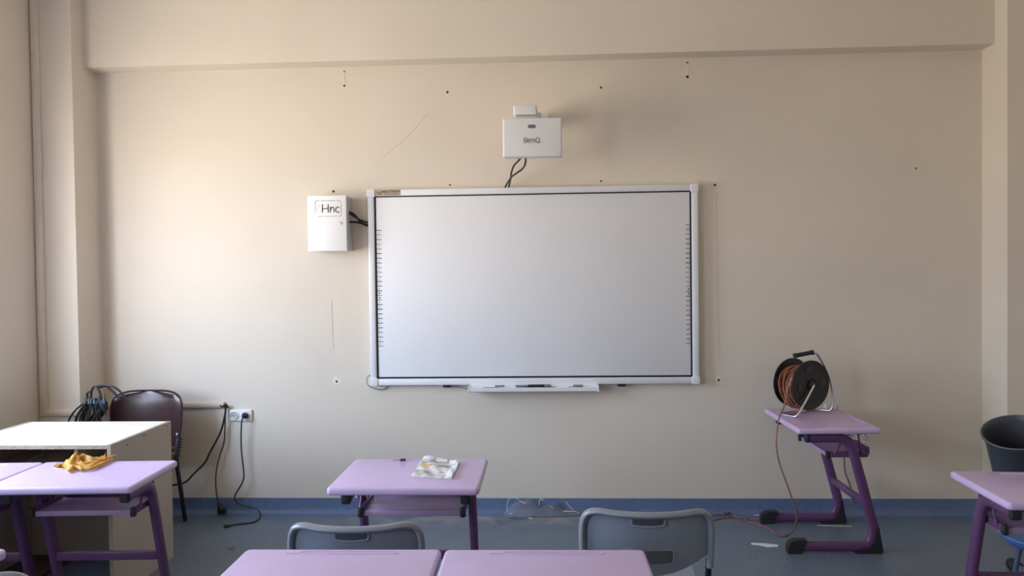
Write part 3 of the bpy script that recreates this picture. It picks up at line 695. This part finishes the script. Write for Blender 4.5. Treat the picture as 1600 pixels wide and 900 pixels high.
# ------------------------------------------------------------------ grey moulded chairs
def make_grey():
    g = thing('grey_chair', (0, 0, 0), 'x', 'chair')
    W, ZT = .50, .86
    def yb(x, z): return -.078*(1-(2*x/W)**2) - .10*(z-.60)*.8
    def ztopf(x): return ZT-.001*math.cos(PI*x/W)**2
    def zbot(x): return .590+.080*(2*x/W)**2
    # outline corner rounding of the panel
    def panel(b):
        nx, nz = 30, 14; A, B = [], []
        for j in range(nz+1):
            ra, rb = [], []
            for i in range(nx+1):
                u = -1+2*i/nx; x = u*(W/2-.012); v = j/nz
                zt = ztopf(x)-.012 - (.055*(max(0, abs(u)-.80)/.20)**2.2); zb = zbot(x)
                z = zb+(zt-zb)*v
                y = yb(x, z); ra.append(b.verts.new((x, y-.004, z))); rb.append(b.verts.new((x, y+.006, z)))
            A.append(ra); B.append(rb)
        for G in (A, B):
            for j in range(nz):
                for i in range(nx): b.faces.new((G[j][i], G[j][i+1], G[j+1][i+1], G[j+1][i]))
        for i in range(nx):
            b.faces.new((A[0][i], A[0][i+1], B[0][i+1], B[0][i])); b.faces.new((A[nz][i], A[nz][i+1], B[nz][i+1], B[nz][i]))
        for j in range(nz):
            b.faces.new((A[j][0], A[j+1][0], B[j+1][0], B[j][0])); b.faces.new((A[j][nx], A[j+1][nx], B[j+1][nx], B[j][nx]))
    bk = obj('backrest', panel, M_grey, g, angle=60)
    def rim(b):
        pts = [(-W/2+.004, .605), (-W/2, .70), (-W/2+.001, .78)]
        pts += [(-W/2+.010, .822), (-W/2+.030, .846), (-W/2+.065, ztopf(-W/2+.065)-.004)]
        pts += [(x, ztopf(x)-.006) for x in (-.13, -.07, 0, .07, .13)]
        pts += [(-x, z) for x, z in [(-W/2+.065, ztopf(-W/2+.065)-.004), (-W/2+.030, .846), (-W/2+.010, .822), (-W/2+.001, .78), (-W/2, .70), (-W/2+.004, .605)]]
        P = cat([(x, yb(x, z)-.010, z) for x, z in pts], 5)
        rings = []
        for i, p in enumerate(P):
            t = (P[min(i+1, len(P)-1)]-P[max(i-1, 0)]).normalized(); s = Vector((0, 1, 0)); s = (s-t*s.dot(t)).normalized(); u = s.cross(t)
            rings.append([b.verts.new(p+s*math.cos(2*PI*k/12)*.020+u*math.sin(2*PI*k/12)*.0135) for k in range(12)])
        for A, B in zip(rings, rings[1:]):
            for k in range(12): b.faces.new((A[k], A[(k+1) % 12], B[(k+1) % 12], B[k]))
        b.faces.new(rings[0][::-1]); b.faces.new(rings[-1])
    obj('backrest_rim', rim, M_greyrim, g)
    def slot(b):
        zc_ = ztopf(0)-.040
        P = [(x*1.0, yb(x, zc_)-.006, z) for x, z in [(-.062, zc_+.014), (-.062, zc_-.004), (-.050, zc_-.012), (0, zc_-.015), (.050, zc_-.012), (.062, zc_-.004), (.062, zc_+.014)]]
        tube(b, cat(P, 4), .0045, 8)
    obj('grip_moulding', slot, M_greyrim, bk)
    def curved(b, x0, x1, z0, z1, n=12):
        A = [[b.verts.new((x0+(x1-x0)*i/n, yb(x0+(x1-x0)*i/n, z)-d, z)) for i in range(n+1)] for d, z in ((.0065, z0), (.0065, z1), (.002, z1), (.002, z0))]
        for k in range(4):
            for i in range(n): b.faces.new((A[k][i], A[k][i+1], A[(k+1) % 4][i+1], A[(k+1) % 4][i]))
    zc_ = ztopf(0)-.040
    obj('grip_recess', lambda b: curved(b, -.060, .060, zc_-.012, zc_+.014), mat('grey_recess', (.06, .07, .09), .5), bk)
    zl = .672
    obj('label_frame', lambda b: tube(b, [(x, yb(x, z)-.006, z) for x, z in rrect(.195, .060, .012, 4, 0.0, zl)], .0038, 8, closed=True), M_greyrim, bk)
    obj('label_recess', lambda b: curved(b, -.094, .094, zl-.027, zl+.027), mat('grey_label', (.085, .095, .11), .5), bk)
    def seat(b):
        nx, ny = 16, 14; A, B = [], []
        for j in range(ny+1):
            v = -1+2*j/ny; ra, rb = [], []
            for i in range(nx+1):
                u = -1+2*i/nx; k = (1-abs(v)**5*.12); x = u*.225*k; y = .21+v*.22; z = .475-.018*(1-u*u)*(1-v*v)-(.03*max(0, v-.6)/.4)+(.012*max(0, -v-.6))
                ra.append(b.verts.new((x, y, z))); rb.append(b.verts.new((x, y, z-.014)))
            A.append(ra); B.append(rb)
        for G in (A, B):
            for j in range(ny):
                for i in range(nx): b.faces.new((G[j][i], G[j][i+1], G[j+1][i+1], G[j+1][i]))
        for i in range(nx):
            b.faces.new((A[0][i], A[0][i+1], B[0][i+1], B[0][i])); b.faces.new((A[ny][i], A[ny][i+1], B[ny][i+1], B[ny][i]))
        for j in range(ny):
            b.faces.new((A[j][0], A[j+1][0], B[j+1][0], B[j][0])); b.faces.new((A[j][nx], A[j+1][nx], B[j+1][nx], B[j][nx]))
    obj('seat', seat, M_grey, g, angle=60)
    for s in (-1, 1):
        obj('back_post', lambda b: tube(b, bend([(s*.244, .0-.008, .64), (s*.240, .02, .50), (s*.235, .05, .44), (s*.235, .02, .30), (s*.24, -.03, .012)], .05), .0125, 10), M_black, g)
        obj('front_leg', lambda b: tube(b, bend([(s*.225, .06, .452), (s*.215, .38, .445), (s*.225, .43, .012)], .04), .0125, 10), M_black, g)
        for y_ in (-.03, .43):
            obj('foot_cap', lambda b: lathe(b, [(0, 0), (.016, 0), (.017, .03), (0, .03)], 12, T(s*(.24 if y_ < 0 else .225), y_, 0)), M_rubber, g)
    obj('cross_rail', lambda b: tube(b, [(-.22, .08, .445), (.22, .08, .445)], .010, 8), M_black, g)
    return g
g0 = make_grey()
def put(o, x0, x1, ytop, Y, rz, lab, sc=None):
    a, c = onY(x0, ytop, Y), onY(x1, ytop, Y); w = (c.x-a.x)
    s = sc or w/.50/math.cos(rz)
    o.location = ((a.x+c.x)/2, Y, 0); o.rotation_euler.z = rz; o.scale = (s, 1, ((a.z+c.z)/2)/.86)
    tag(o, lab, 'chair', 'grey moulded school chairs'); return o
put(g0, 909, 1109, 790, -2.45, -.02, 'grey plastic chair right of centre, behind the right one of the joined desks')
g1 = copy_tree(g0); put(g1, 458, 659, 811, -2.60, .03, 'grey plastic chair left of centre, behind the left one of the joined desks')
g2 = copy_tree(g0); g2.location = (onY(50, 893, -3.47).x-.26, -3.47, 0); g2.scale = (1.04, 1, onY(20, 891, -3.47).z/.86); g2.rotation_euler.z = .12
tag(g2, 'grey plastic chair of which only the top edge shows in the lower left corner', 'chair', 'grey moulded school chairs')

# ------------------------------------------------------------------ blue chair with bin at the right edge
SX, SY, sh = 2.52, -1.50, .352
bl = thing('blue_stool', (SX, SY, 0), 'blue plastic stool seat glimpsed under the desk at the right picture edge', 'stool')
obj('seat', lambda b: lathe(b, [(0, sh-.055), (.10, sh-.052), (.16, sh-.035), (.200, sh), (.206, sh+.012), (.200, sh+.018), (.185, sh+.012), (.15, sh-.012), (0, sh-.022)], 36), M_blue, bl)
obj('seat_mount', lambda b: box(b, -.135, -.095, -.17, -.13, sh-.085, sh-.012, .005), M_black, bl)
for i in range(4):
    a = PI/4+i*PI/2
    lg = obj('leg', lambda b: tube(b, bend([(.08*math.cos(a), .08*math.sin(a), sh-.050), (.11*math.cos(a), .11*math.sin(a), sh-.07), (.15*math.cos(a), .15*math.sin(a), .025)], .03), .0125, 10), M_bluetube, bl)
    obj('foot_cap', lambda b: lathe(b, [(0, 0), (.018, 0), (.018, .045), (0, .045)], 12, T(.15*math.cos(a), .15*math.sin(a), 0)), M_rubber, lg)
# pole with ribbed rubber end on the floor
f0 = onZ(1583, 882, .036); f1 = onZ(1640, 926, .036)
po = thing('floor_pole', f0, 'slate blue pole with black ribbed end cap on the floor at the right edge', 'pole')
dr = (f1-f0).normalized()
obj('shaft', lambda b: tube(b, [dr*.03, f1-f0+dr*.3], .026, 14), M_bluetube, po)
obj('end_cap', lambda b: tube(b, [dr*(k*.0065-.03) for k in range(17)], [.024, .031]+[.035 if k % 2 else .032 for k in range(14)]+[.031], 16), M_rubber, po)
# bin tilted on the chair
rc = onY(1588, 675, -1.52)
bn = thing('waste_bin', (0, 0, 0), 'charcoal plastic bin, tilted and open, behind the desk at the right picture edge', 'bin')
Rr = .157; Hh = .47
ellM = Matrix.Translation(rc) @ Ry(math.radians(-17)) @ Rx(math.radians(17))
obj('bucket', lambda b: lathe(b, [(0, -Hh), (.105, -Hh), (.112, -Hh+.006), (Rr-.012, -.03), (Rr, -.012), (Rr+.003, 0), (Rr-.003, .003), (Rr-.007, 0), (Rr-.020, -.03), (.104, -Hh+.012), (0, -Hh+.010)], 48, ellM), M_bin, bn)
obj('rim', lambda b: lathe(b, [(Rr-.002+.0045*math.cos(a), .0045*math.sin(a)) for a in [k*PI/4 for k in range(8)]], 56, ellM, close=True), mat('bin_rim', (.11, .12, .135), .4), bn)

# ------------------------------------------------------------------ cable reel
hub = onY(1266.6, 601.5, -.395)
u3 = Vector((math.sin(math.radians(27)), -math.cos(math.radians(27)), 0))   # axis towards the near disc
ev = Vector((-u3.y, u3.x, 0))
Lr = .165; c0 = hub-u3*(Lr/2)
axM = Matrix((ev, Vector((0, 0, 1)), u3)).transposed().to_4x4(); axM.translation = c0
rl = thing('cable_reel', (0, 0, 0), 'black cable reel with chrome stand, on top of the desk standing sideways', 'reel')
R_ = .162
def disc(b, z, s):
    pr = [(0, z), (.040, z), (.045, z+s*.006), (.085, z+s*.008), (R_-.018, z+s*.003), (R_-.006, z+s*.007), (R_, z+s*.004), (R_, z-s*.004), (R_-.01, z-s*.006), (.03, z-s*.006), (0, z-s*.006)]
    lathe(b, pr, 48, axM)
d1 = obj('disc', lambda b: disc(b, Lr/2, 1), M_black, rl); d2 = obj('disc', lambda b: disc(b, -Lr/2, -1), M_black, rl)
obj('drum', lambda b: lathe(b, [(.0, -Lr/2+.006), (.07, -Lr/2+.006), (.07, Lr/2-.006), (0, Lr/2-.006)], 28, axM), M_black, rl)
M_dk = mat('reddish_recess', (.07, .025, .02), .5)
for a, rr_ in ((100, .108), (5, .105), (185, .100)):
    Mx = axM @ Rz(math.radians(a)) @ T(rr_, 0, Lr/2+.0045)
    obj('disc_opening', lambda b: slab(b, .030, .052, 0, .0045, .008, .001, Mx), M_dk, d1)
obj('hub_cap', lambda b: lathe(b, [(0, Lr/2), (.030, Lr/2), (.028, Lr/2+.018), (.012, Lr/2+.022), (0, Lr/2+.022)], 24, axM), M_black, rl)
obj('bolt', lambda b: lathe(b, [(0, -Lr/2-.012), (.007, -Lr/2-.012), (.007, -Lr/2)], 10, axM @ T(-.13, -.03, 0)), M_steel, d2)
# stand: one bent tube; local axes: ev (in disc plane), z, u3 (axis)
tz_ = TZ+.008
def L(e_, z_, u_): return Vector((c0.x+ev.x*e_+u3.x*u_, c0.y+ev.y*e_+u3.y*u_, z_))
zt = c0.z; half = Lr/2+.028
def gp(x, y): return onZ(x, y, tz_)
YS = -.28
stand = bend([L(0, zt, Lr/2+.01), L(0, zt, half), gp(1245, 652), gp(1219, 647), Vector((1.81, -.205, tz_)), Vector((1.885, -.275, tz_)), onY(1302, 632, YS), onY(1301, 612, YS), onY(1297, 590, YS), onY(1286, 566, YS), onY(1277, 552.5, YS), onY(1270, 550.5, YS-.02)], [.012, .03, .03, .03, .03, .02, .05, .05, .05, .03], 6)
obj('stand_tube', lambda b: tube(b, stand, .0088, 12), M_chrome, rl)
ge0b = onY(1270, 550.5, YS-.02); ge1 = onY(1241, 556, YS-.06)
gd = (ge1-ge0b).normalized()
obj('grip', lambda b: tube(b, [ge0b-gd*.004, ge0b, ge0b+gd*.008, ge0b+gd*.012, (ge0b+ge1)/2, ge1-gd*.014, ge1-gd*.010, ge1], [.013, .018, .018, .014, .0145, .014, .018, .017], 14), M_rubber, rl)
# wound cable
def winding(b):
    for q in range(13):
        z = -Lr/2+.016+q*(Lr-.032)/12; rr = random.uniform(.098, .118); ph = random.uniform(0, 6)
        tube(b, [axM @ Vector(((rr+.004*math.sin(3*t+ph))*math.cos(t), (rr+.004*math.sin(3*t+ph))*math.sin(t)-.012, z+.010*math.sin(t+ph))) for t in [2*PI*k/40 for k in range(40)]], .0065, 6, closed=True)
    for q in range(6):
        z = -Lr/2+.03+q*(Lr-.05)/5
        tube(b, [axM @ Vector(((.140)*math.cos(t), (.140)*math.sin(t)-.028, z+.02*math.sin(2*t+q))) for t in [2*PI*k/40 for k in range(40)]], .0055, 6, closed=True)
obj('wound_cable', winding, M_orange, rl)
# the loose cable down to the floor
lc_pts = [axM @ Vector((-.02, .12, 0.0)), axM @ Vector((-.09, .07, .01)), axM @ Vector((-.14, -.01, .03)), onY(1224, 638, -.50), onY(1217, 655, -.64), onY(1213, 690, -.72), onY(1217, 720, -.72), onY(1229, 755, -.72), onY(1240, 785, -.70), onY(1245, 800, -.66),
    onY(1243, 820, -.58), onZ(1236, 832, .02), onZ(1226, 837, .007), onZ(1214, 835, .007), onZ(1203, 827, .006), onZ(1190, 822, .006), onZ(1175, 817, .006), onZ(1155, 809, .006), onZ(1135, 809, .006), onZ(1110, 813, .006), onZ(1080, 816, .006)]
lcb, off = cable('extension_cable', lc_pts, .0050, M_orange2, 'reddish extension cable hanging from the reel and looping across the floor', 'cable')
c2, off = cable('floor_cable', [onZ(1192, 812, .006), onZ(1170, 811, .006), onZ(1155, 808.5, .018), onY(1140, 804, -.055), onY(1120, 803, -.055), onY(1095, 802, -.055), onY(1070, 801.5, -.055)], .0055, M_orange2, 'second reddish cable on the floor ending at the rear desk foot', 'cable')
c3, off = cable('back_cable', [onY(1319, 705, -.10), onY(1320, 735, -.10), onY(1326, 752, -.09), onY(1331, 770, -.08), onY(1331, 795, -.08), onZ(1327, 810, .006), onZ(1322, 814, .006)], .005, mat('brown_cord', (.22, .15, .11), .5), 'brownish cable hanging down the wall behind the sideways desk', 'cable')
c4, off = cable('cable_scrap', [onY(1132, 800.5, -.07), onY(1136, 803.5, -.07), onY(1139, 801, -.08), onY(1144, 804, -.075)], .004, M_cable, 'small black curl of cable on the floor by the wall, right of the grey chair', 'cable', n=5)

# chrome wire hooks stored in the shelf of the sideways desk
wr = thing('wire_bundle', (0, 0, 0), 'bundle of bent chrome wire rods sticking out of the sideways desk shelf', 'rods')
for pts in ([(1326, 678), (1340, 684), (1352, 680), (1356, 686), (1340, 690)], [(1335, 690), (1345, 688), (1357, 697), (1352, 702), (1338, 696)], [(1322, 680), (1340, 680), (1350, 677), (1354, 684), (1340, 688), (1330, 686)], [(1330, 684), (1344, 690), (1356, 700), (1348, 703), (1330, 699)]):
    yy = random.uniform(-.55, -.35)
    obj('rod', lambda b: tube(b, cat([onY(x, y, yy) for x, y in pts], 6), .0055, 8), M_chrome, wr)
# white adaptor lying behind on the desk
w0 = onZ(1322, 640, TZ)
ad = thing('white_adaptor', (1.925, -.15, TZ), 'small white block on the back corner of the sideways desk', 'adaptor')
obj('casing', lambda b: box(b, -.035, .035, -.03, .03, 0, .035, .005), M_socket, ad)
obj('cap', lambda b: box(b, .035, .042, -.022, .022, .006, .03, .002), M_greyink, ad)

# ------------------------------------------------------------------ mustard cloth
def cloth(b):
    back = [(88, 731), (98, 724), (112, 722), (120, 712), (130, 710), (150, 713), (165, 711), (174, 708.5), (181, 711)]
    front = [(86, 729.5), (100, 731.5), (108, 737), (118, 735), (128, 732), (141, 733), (155, 727), (170, 720), (184, 715)]
    # the cloth is read as two rims on the table top; the folds are real relief between them
    Bk = [onZ(x, y+6 if 2 < i < 8 else y+1, TZ) for i, (x, y) in enumerate(back)]; Fr = [onZ(x, y+1, TZ) for x, y in front]
    Bk = cat(Bk, 7); Fr = cat(Fr, 7); n = len(Bk); m = 22; G = []
    for i in range(n):
        t = i/(n-1); row = []
        hgt = .016+.050*math.exp(-((t-.40)/.24)**2)+.045*math.exp(-((t-.95)/.16)**2)
        for j in range(m+1):
            s = j/m; p = Bk[i].lerp(Fr[i], s); p.y = min(p.y, -1.62)
            env = math.sin(PI*min(1, s*1.0+.02))**.55 if 0 < s < 1 else 0
            fold = .55+.33*math.sin(9*s+3.2*t*3+1.5*math.sin(5*t))+.30*math.sin(17*t+6*s+2*math.sin(7*s))+.22*math.sin(31*t-9*s)+.10*math.sin(53*t+21*s)
            z = TZ+.003+max(0, hgt*env*fold*.8)
            row.append(b.verts.new((p.x+.006*math.sin(13*t+5*s), p.y+.006*math.sin(20*t), z)))
        G.append(row)
    for i in range(n-1):
        for j in range(m): b.faces.new((G[i][j], G[i+1][j], G[i+1][j+1], G[i][j+1]))
cl = thing('mustard_cloth', (0, 0, 0), 'crumpled mustard yellow cloth on the left lilac desk', 'cloth')
co_ = obj('fabric', cloth, M_cloth, cl, angle=60)
sm = co_.modifiers.new('thickness', 'SOLIDIFY'); sm.thickness = .003; sm.offset = 1
def fold_roll(b):
    for pts, r in (([(108, 736), (112, 731), (122, 730), (128, 734)], .010), ([(112, 722), (122, 725), (140, 724), (160, 719), (180, 712)], .011), ([(128, 733), (142, 732), (158, 725), (176, 717)], .009), ([(88, 730), (96, 726), (108, 727), (116, 726)], .008)):
        P = cat([onZ(x, y, TZ+r+.004) for x, y in pts], 6); tube(b, P, [r*(.6+.5*math.sin(PI*k/(len(P)-1))) for k in range(len(P))], 8)
obj('folded_edge', fold_roll, M_cloth, cl)
obj('hem', lambda b: (tube(b, cat([onZ(x, y, TZ+.003) for x, y in ((87, 731), (95, 732.5), (104, 732))], 5), .0035, 6), tube(b, cat([onZ(x, y, TZ+.003) for x, y in ((109, 737.5), (118, 736), (126, 734), (138, 734.5))], 5), .0035, 6)), M_hem, cl)

# ------------------------------------------------------------------ printed bag and pen on the middle desk
B00, B10, B11, B01 = onZ(643, 746, TZ), onZ(706, 749, TZ), onZ(719, 724, TZ), onZ(661, 717, TZ)
def bagpt(s, t, up=0):
    p = (B00*(1-s)+B10*s)*(1-t)+(B01*(1-s)+B11*s)*t
    h = .006+.0045*math.sin(7*s+4*t)*math.sin(5*t+1)+.0022*math.sin(19*s+11*t)+.0018*math.sin(31*t-9*s)+.006*max(0, t-.8)*5*abs(math.sin(6*s))+.008*(s if s > .85 else 0)
    return Vector((p.x, p.y, TZ+max(.003, h)+up))
def bag(b):
    n = 26; A = [[b.verts.new(bagpt(i/n, j/n)) for i in range(n+1)] for j in range(n+1)]; B = [[b.verts.new(Vector((bagpt(i/n, j/n).x, bagpt(i/n, j/n).y, TZ+.001))) for i in range(n+1)] for j in range(n+1)]
    for G in (A, B):
        for j in range(n):
            for i in range(n): b.faces.new((G[j][i], G[j][i+1], G[j+1][i+1], G[j+1][i]))
    for i in range(n):
        for (a, c) in (((0, i), (0, i+1)), ((n, i), (n, i+1)), ((i, 0), (i+1, 0)), ((i, n), (i+1, n))):
            b.faces.new((A[a[0]][a[1]], A[c[0]][c[1]], B[c[0]][c[1]], B[a[0]][a[1]]))
bgp = thing('printed_bag', (0, 0, 0), 'creased white printed packaging bag lying on the middle lilac desk', 'bag')
obj('sheet', bag, M_paper, bgp, angle=60)
def patch(b, s0, s1, t0, t1, n=6, up=.0012):
    G = [[b.verts.new(bagpt(s0+(s1-s0)*i/n, t0+(t1-t0)*j/2, up)) for i in range(n+1)] for j in range(3)]
    for j in range(2):
        for i in range(n): b.faces.new((G[j][i], G[j][i+1], G[j+1][i+1], G[j+1][i]))
obj('peach_print', lambda b: patch(b, .04, .36, .52, .80), M_peach, bgp)
def prints(b):
    for s0, s1, t0, t1 in ((.05, .30, .72, .76), (.08, .33, .60, .64), (.50, .92, .70, .73), (.52, .84, .60, .65), (.06, .42, .25, .27), (.62, .74, .27, .31), (.15, .9, .12, .135), (.08, .5, .18, .19)):
        k = s0
        while k < s1-.01:
            w = random.uniform(.012, .04); patch(b, k, min(k+w, s1), t0, t1, 2, .0022); k += w+.008
obj('small_print', prints, M_greyink, bgp)['kind'] = 'stuff'
obj('folded_flap', lambda b: (patch(b, .02, .34, .84, 1.03, 6, .006), patch(b, .37, .68, .82, 1.0, 6, .005)), M_scrap, bgp)
sd = thing('small_screwdriver', (0, 0, 0), 'tiny dark metal tool by the back edge of the middle lilac desk', 'tool')
q0, q1 = onZ(614, 719, TZ+.006), onZ(632, 718.5, TZ+.006); dd = (q1-q0)
obj('shaft', lambda b: tube(b, [q0, q0+dd*.62], .0025, 6), M_steel, sd)
obj('handle', lambda b: tube(b, [q0+dd*.60, q0+dd*.68, q0+dd*.85, q1], [.004, .0065, .0065, .005], 8), mat('violet_handle', (.05, .03, .09), .4), sd)
obj('collar', lambda b: tube(b, [q1, q1+dd*.08], .010, 8), M_black, sd)

# ------------------------------------------------------------------ litter on the floor
from mathutils import noise as mnoise
def film(b):
    nx, ny = 46, 22; G = []
    for i in range(nx+1):
        row = []
        for j in range(ny+1):
            u, v = i/nx, j/ny; px = 788+u*122; base = onZ(px, 812-3*u, 0)
            y = base.y+.02+v*.20; x = base.x
            hh = (.11*math.exp(-((u-.25)/.22)**2)+.075*math.exp(-((u-.62)/.13)**2)+.03*math.exp(-((u-.88)/.1)**2))*math.sin(PI*v)**.8
            nn = mnoise.noise(Vector((u*9, v*5, 1.3)))*.5+mnoise.noise(Vector((u*22, v*12, 4)))*.3
            row.append(b.verts.new((x+nn*.03, min(y+nn*.03, -.03), max(.004, hh*(1+nn*1.1)+.008+nn*.008))))
        G.append(row)
    for i in range(nx):
        for j in range(ny): b.faces.new((G[i][j], G[i+1][j], G[i+1][j+1], G[i][j+1]))
pf = thing('plastic_film', (0, 0, 0), 'crumpled clear plastic film on the floor under the whiteboard', 'film')
obj('sheet', film, M_film, pf, angle=25)
def creases(b):
    for pts in ([(792, 800, .02), (793, 785, .06), (797, 778, .09), (806, 778, .09), (814, 784, .06), (822, 786, .06)], [(842, 790, .05), (844, 780, .08), (850, 782, .07)], [(858, 790, .05), (864, 794, .03)], [(884, 783, .06), (890, 792, .04), (896, 796, .02)], [(880, 799, .01), (897, 799, .01), (905, 802, .01)]):
        tube(b, cat([onY(x, y, -.13) for x, y, z in pts], 5), .0024, 5)
    for px, py in ((814, 797), (796, 803), (825, 810), (829, 811), (885, 799)):
        p = onZ(px, py, .012); tube(b, [p, p+Vector((.022, 0, .004))], .0035, 5)
obj('crease', creases, mat('film_crease', (.75, .78, .82), .25, alt=(.6, .63, .68)), pf)
sb = thing('plastic_scrap', onZ(1195, 852, 0), 'pointed white plastic scrap on the floor in front of the sideways desk', 'scrap')
p_ = onZ(1195, 852, 0)
pts_ = [onZ(x, y, 0)-p_ for x, y in ((1173.5, 849), (1192, 849.5), (1216, 852), (1216, 855), (1200, 855.5), (1188, 852.5), (1174, 851))]
obj('sheet', lambda b: prism(b, [(v.x, v.y) for v in pts_], .0005, .004, Matrix.Identity(4)), M_scrap, sb)
s2 = thing('thin_stick', onZ(1300, 819, 0), 'thin pale stick on the floor under the rear foot of the sideways desk', 'stick')
p2_ = onZ(1300, 819, .004); a_, b_ = onZ(1274, 818.5, .004)-p2_, onZ(1328, 820, .004)-p2_
obj('rod', lambda b: tube(b, [a_+Vector((0, -.035, .0)), b_+Vector((0, -.035, .0))], .004, 6), M_debris, s2)
s3 = thing('white_strip', onZ(1186, 806, 0), 'short white strip on the floor beside the rear toe cap of the sideways desk', 'scrap')
obj('sheet', lambda b: box(b, -.035, .03, -.006, .006, .0005, .006, .001), M_scrap, s3)
s4 = thing('wire_scrap', onZ(362, 857, 0), 'tiny dark curled wire on the open floor right of the teacher desk', 'scrap')
p4 = onZ(362, 857, .004)
obj('wire', lambda b: tube(b, cat([onZ(x, y, .004)-p4 for x, y in ((356, 856), (361, 859), (366, 859), (365, 855), (361, 856))], 5), .0025, 6), M_cable, s4)
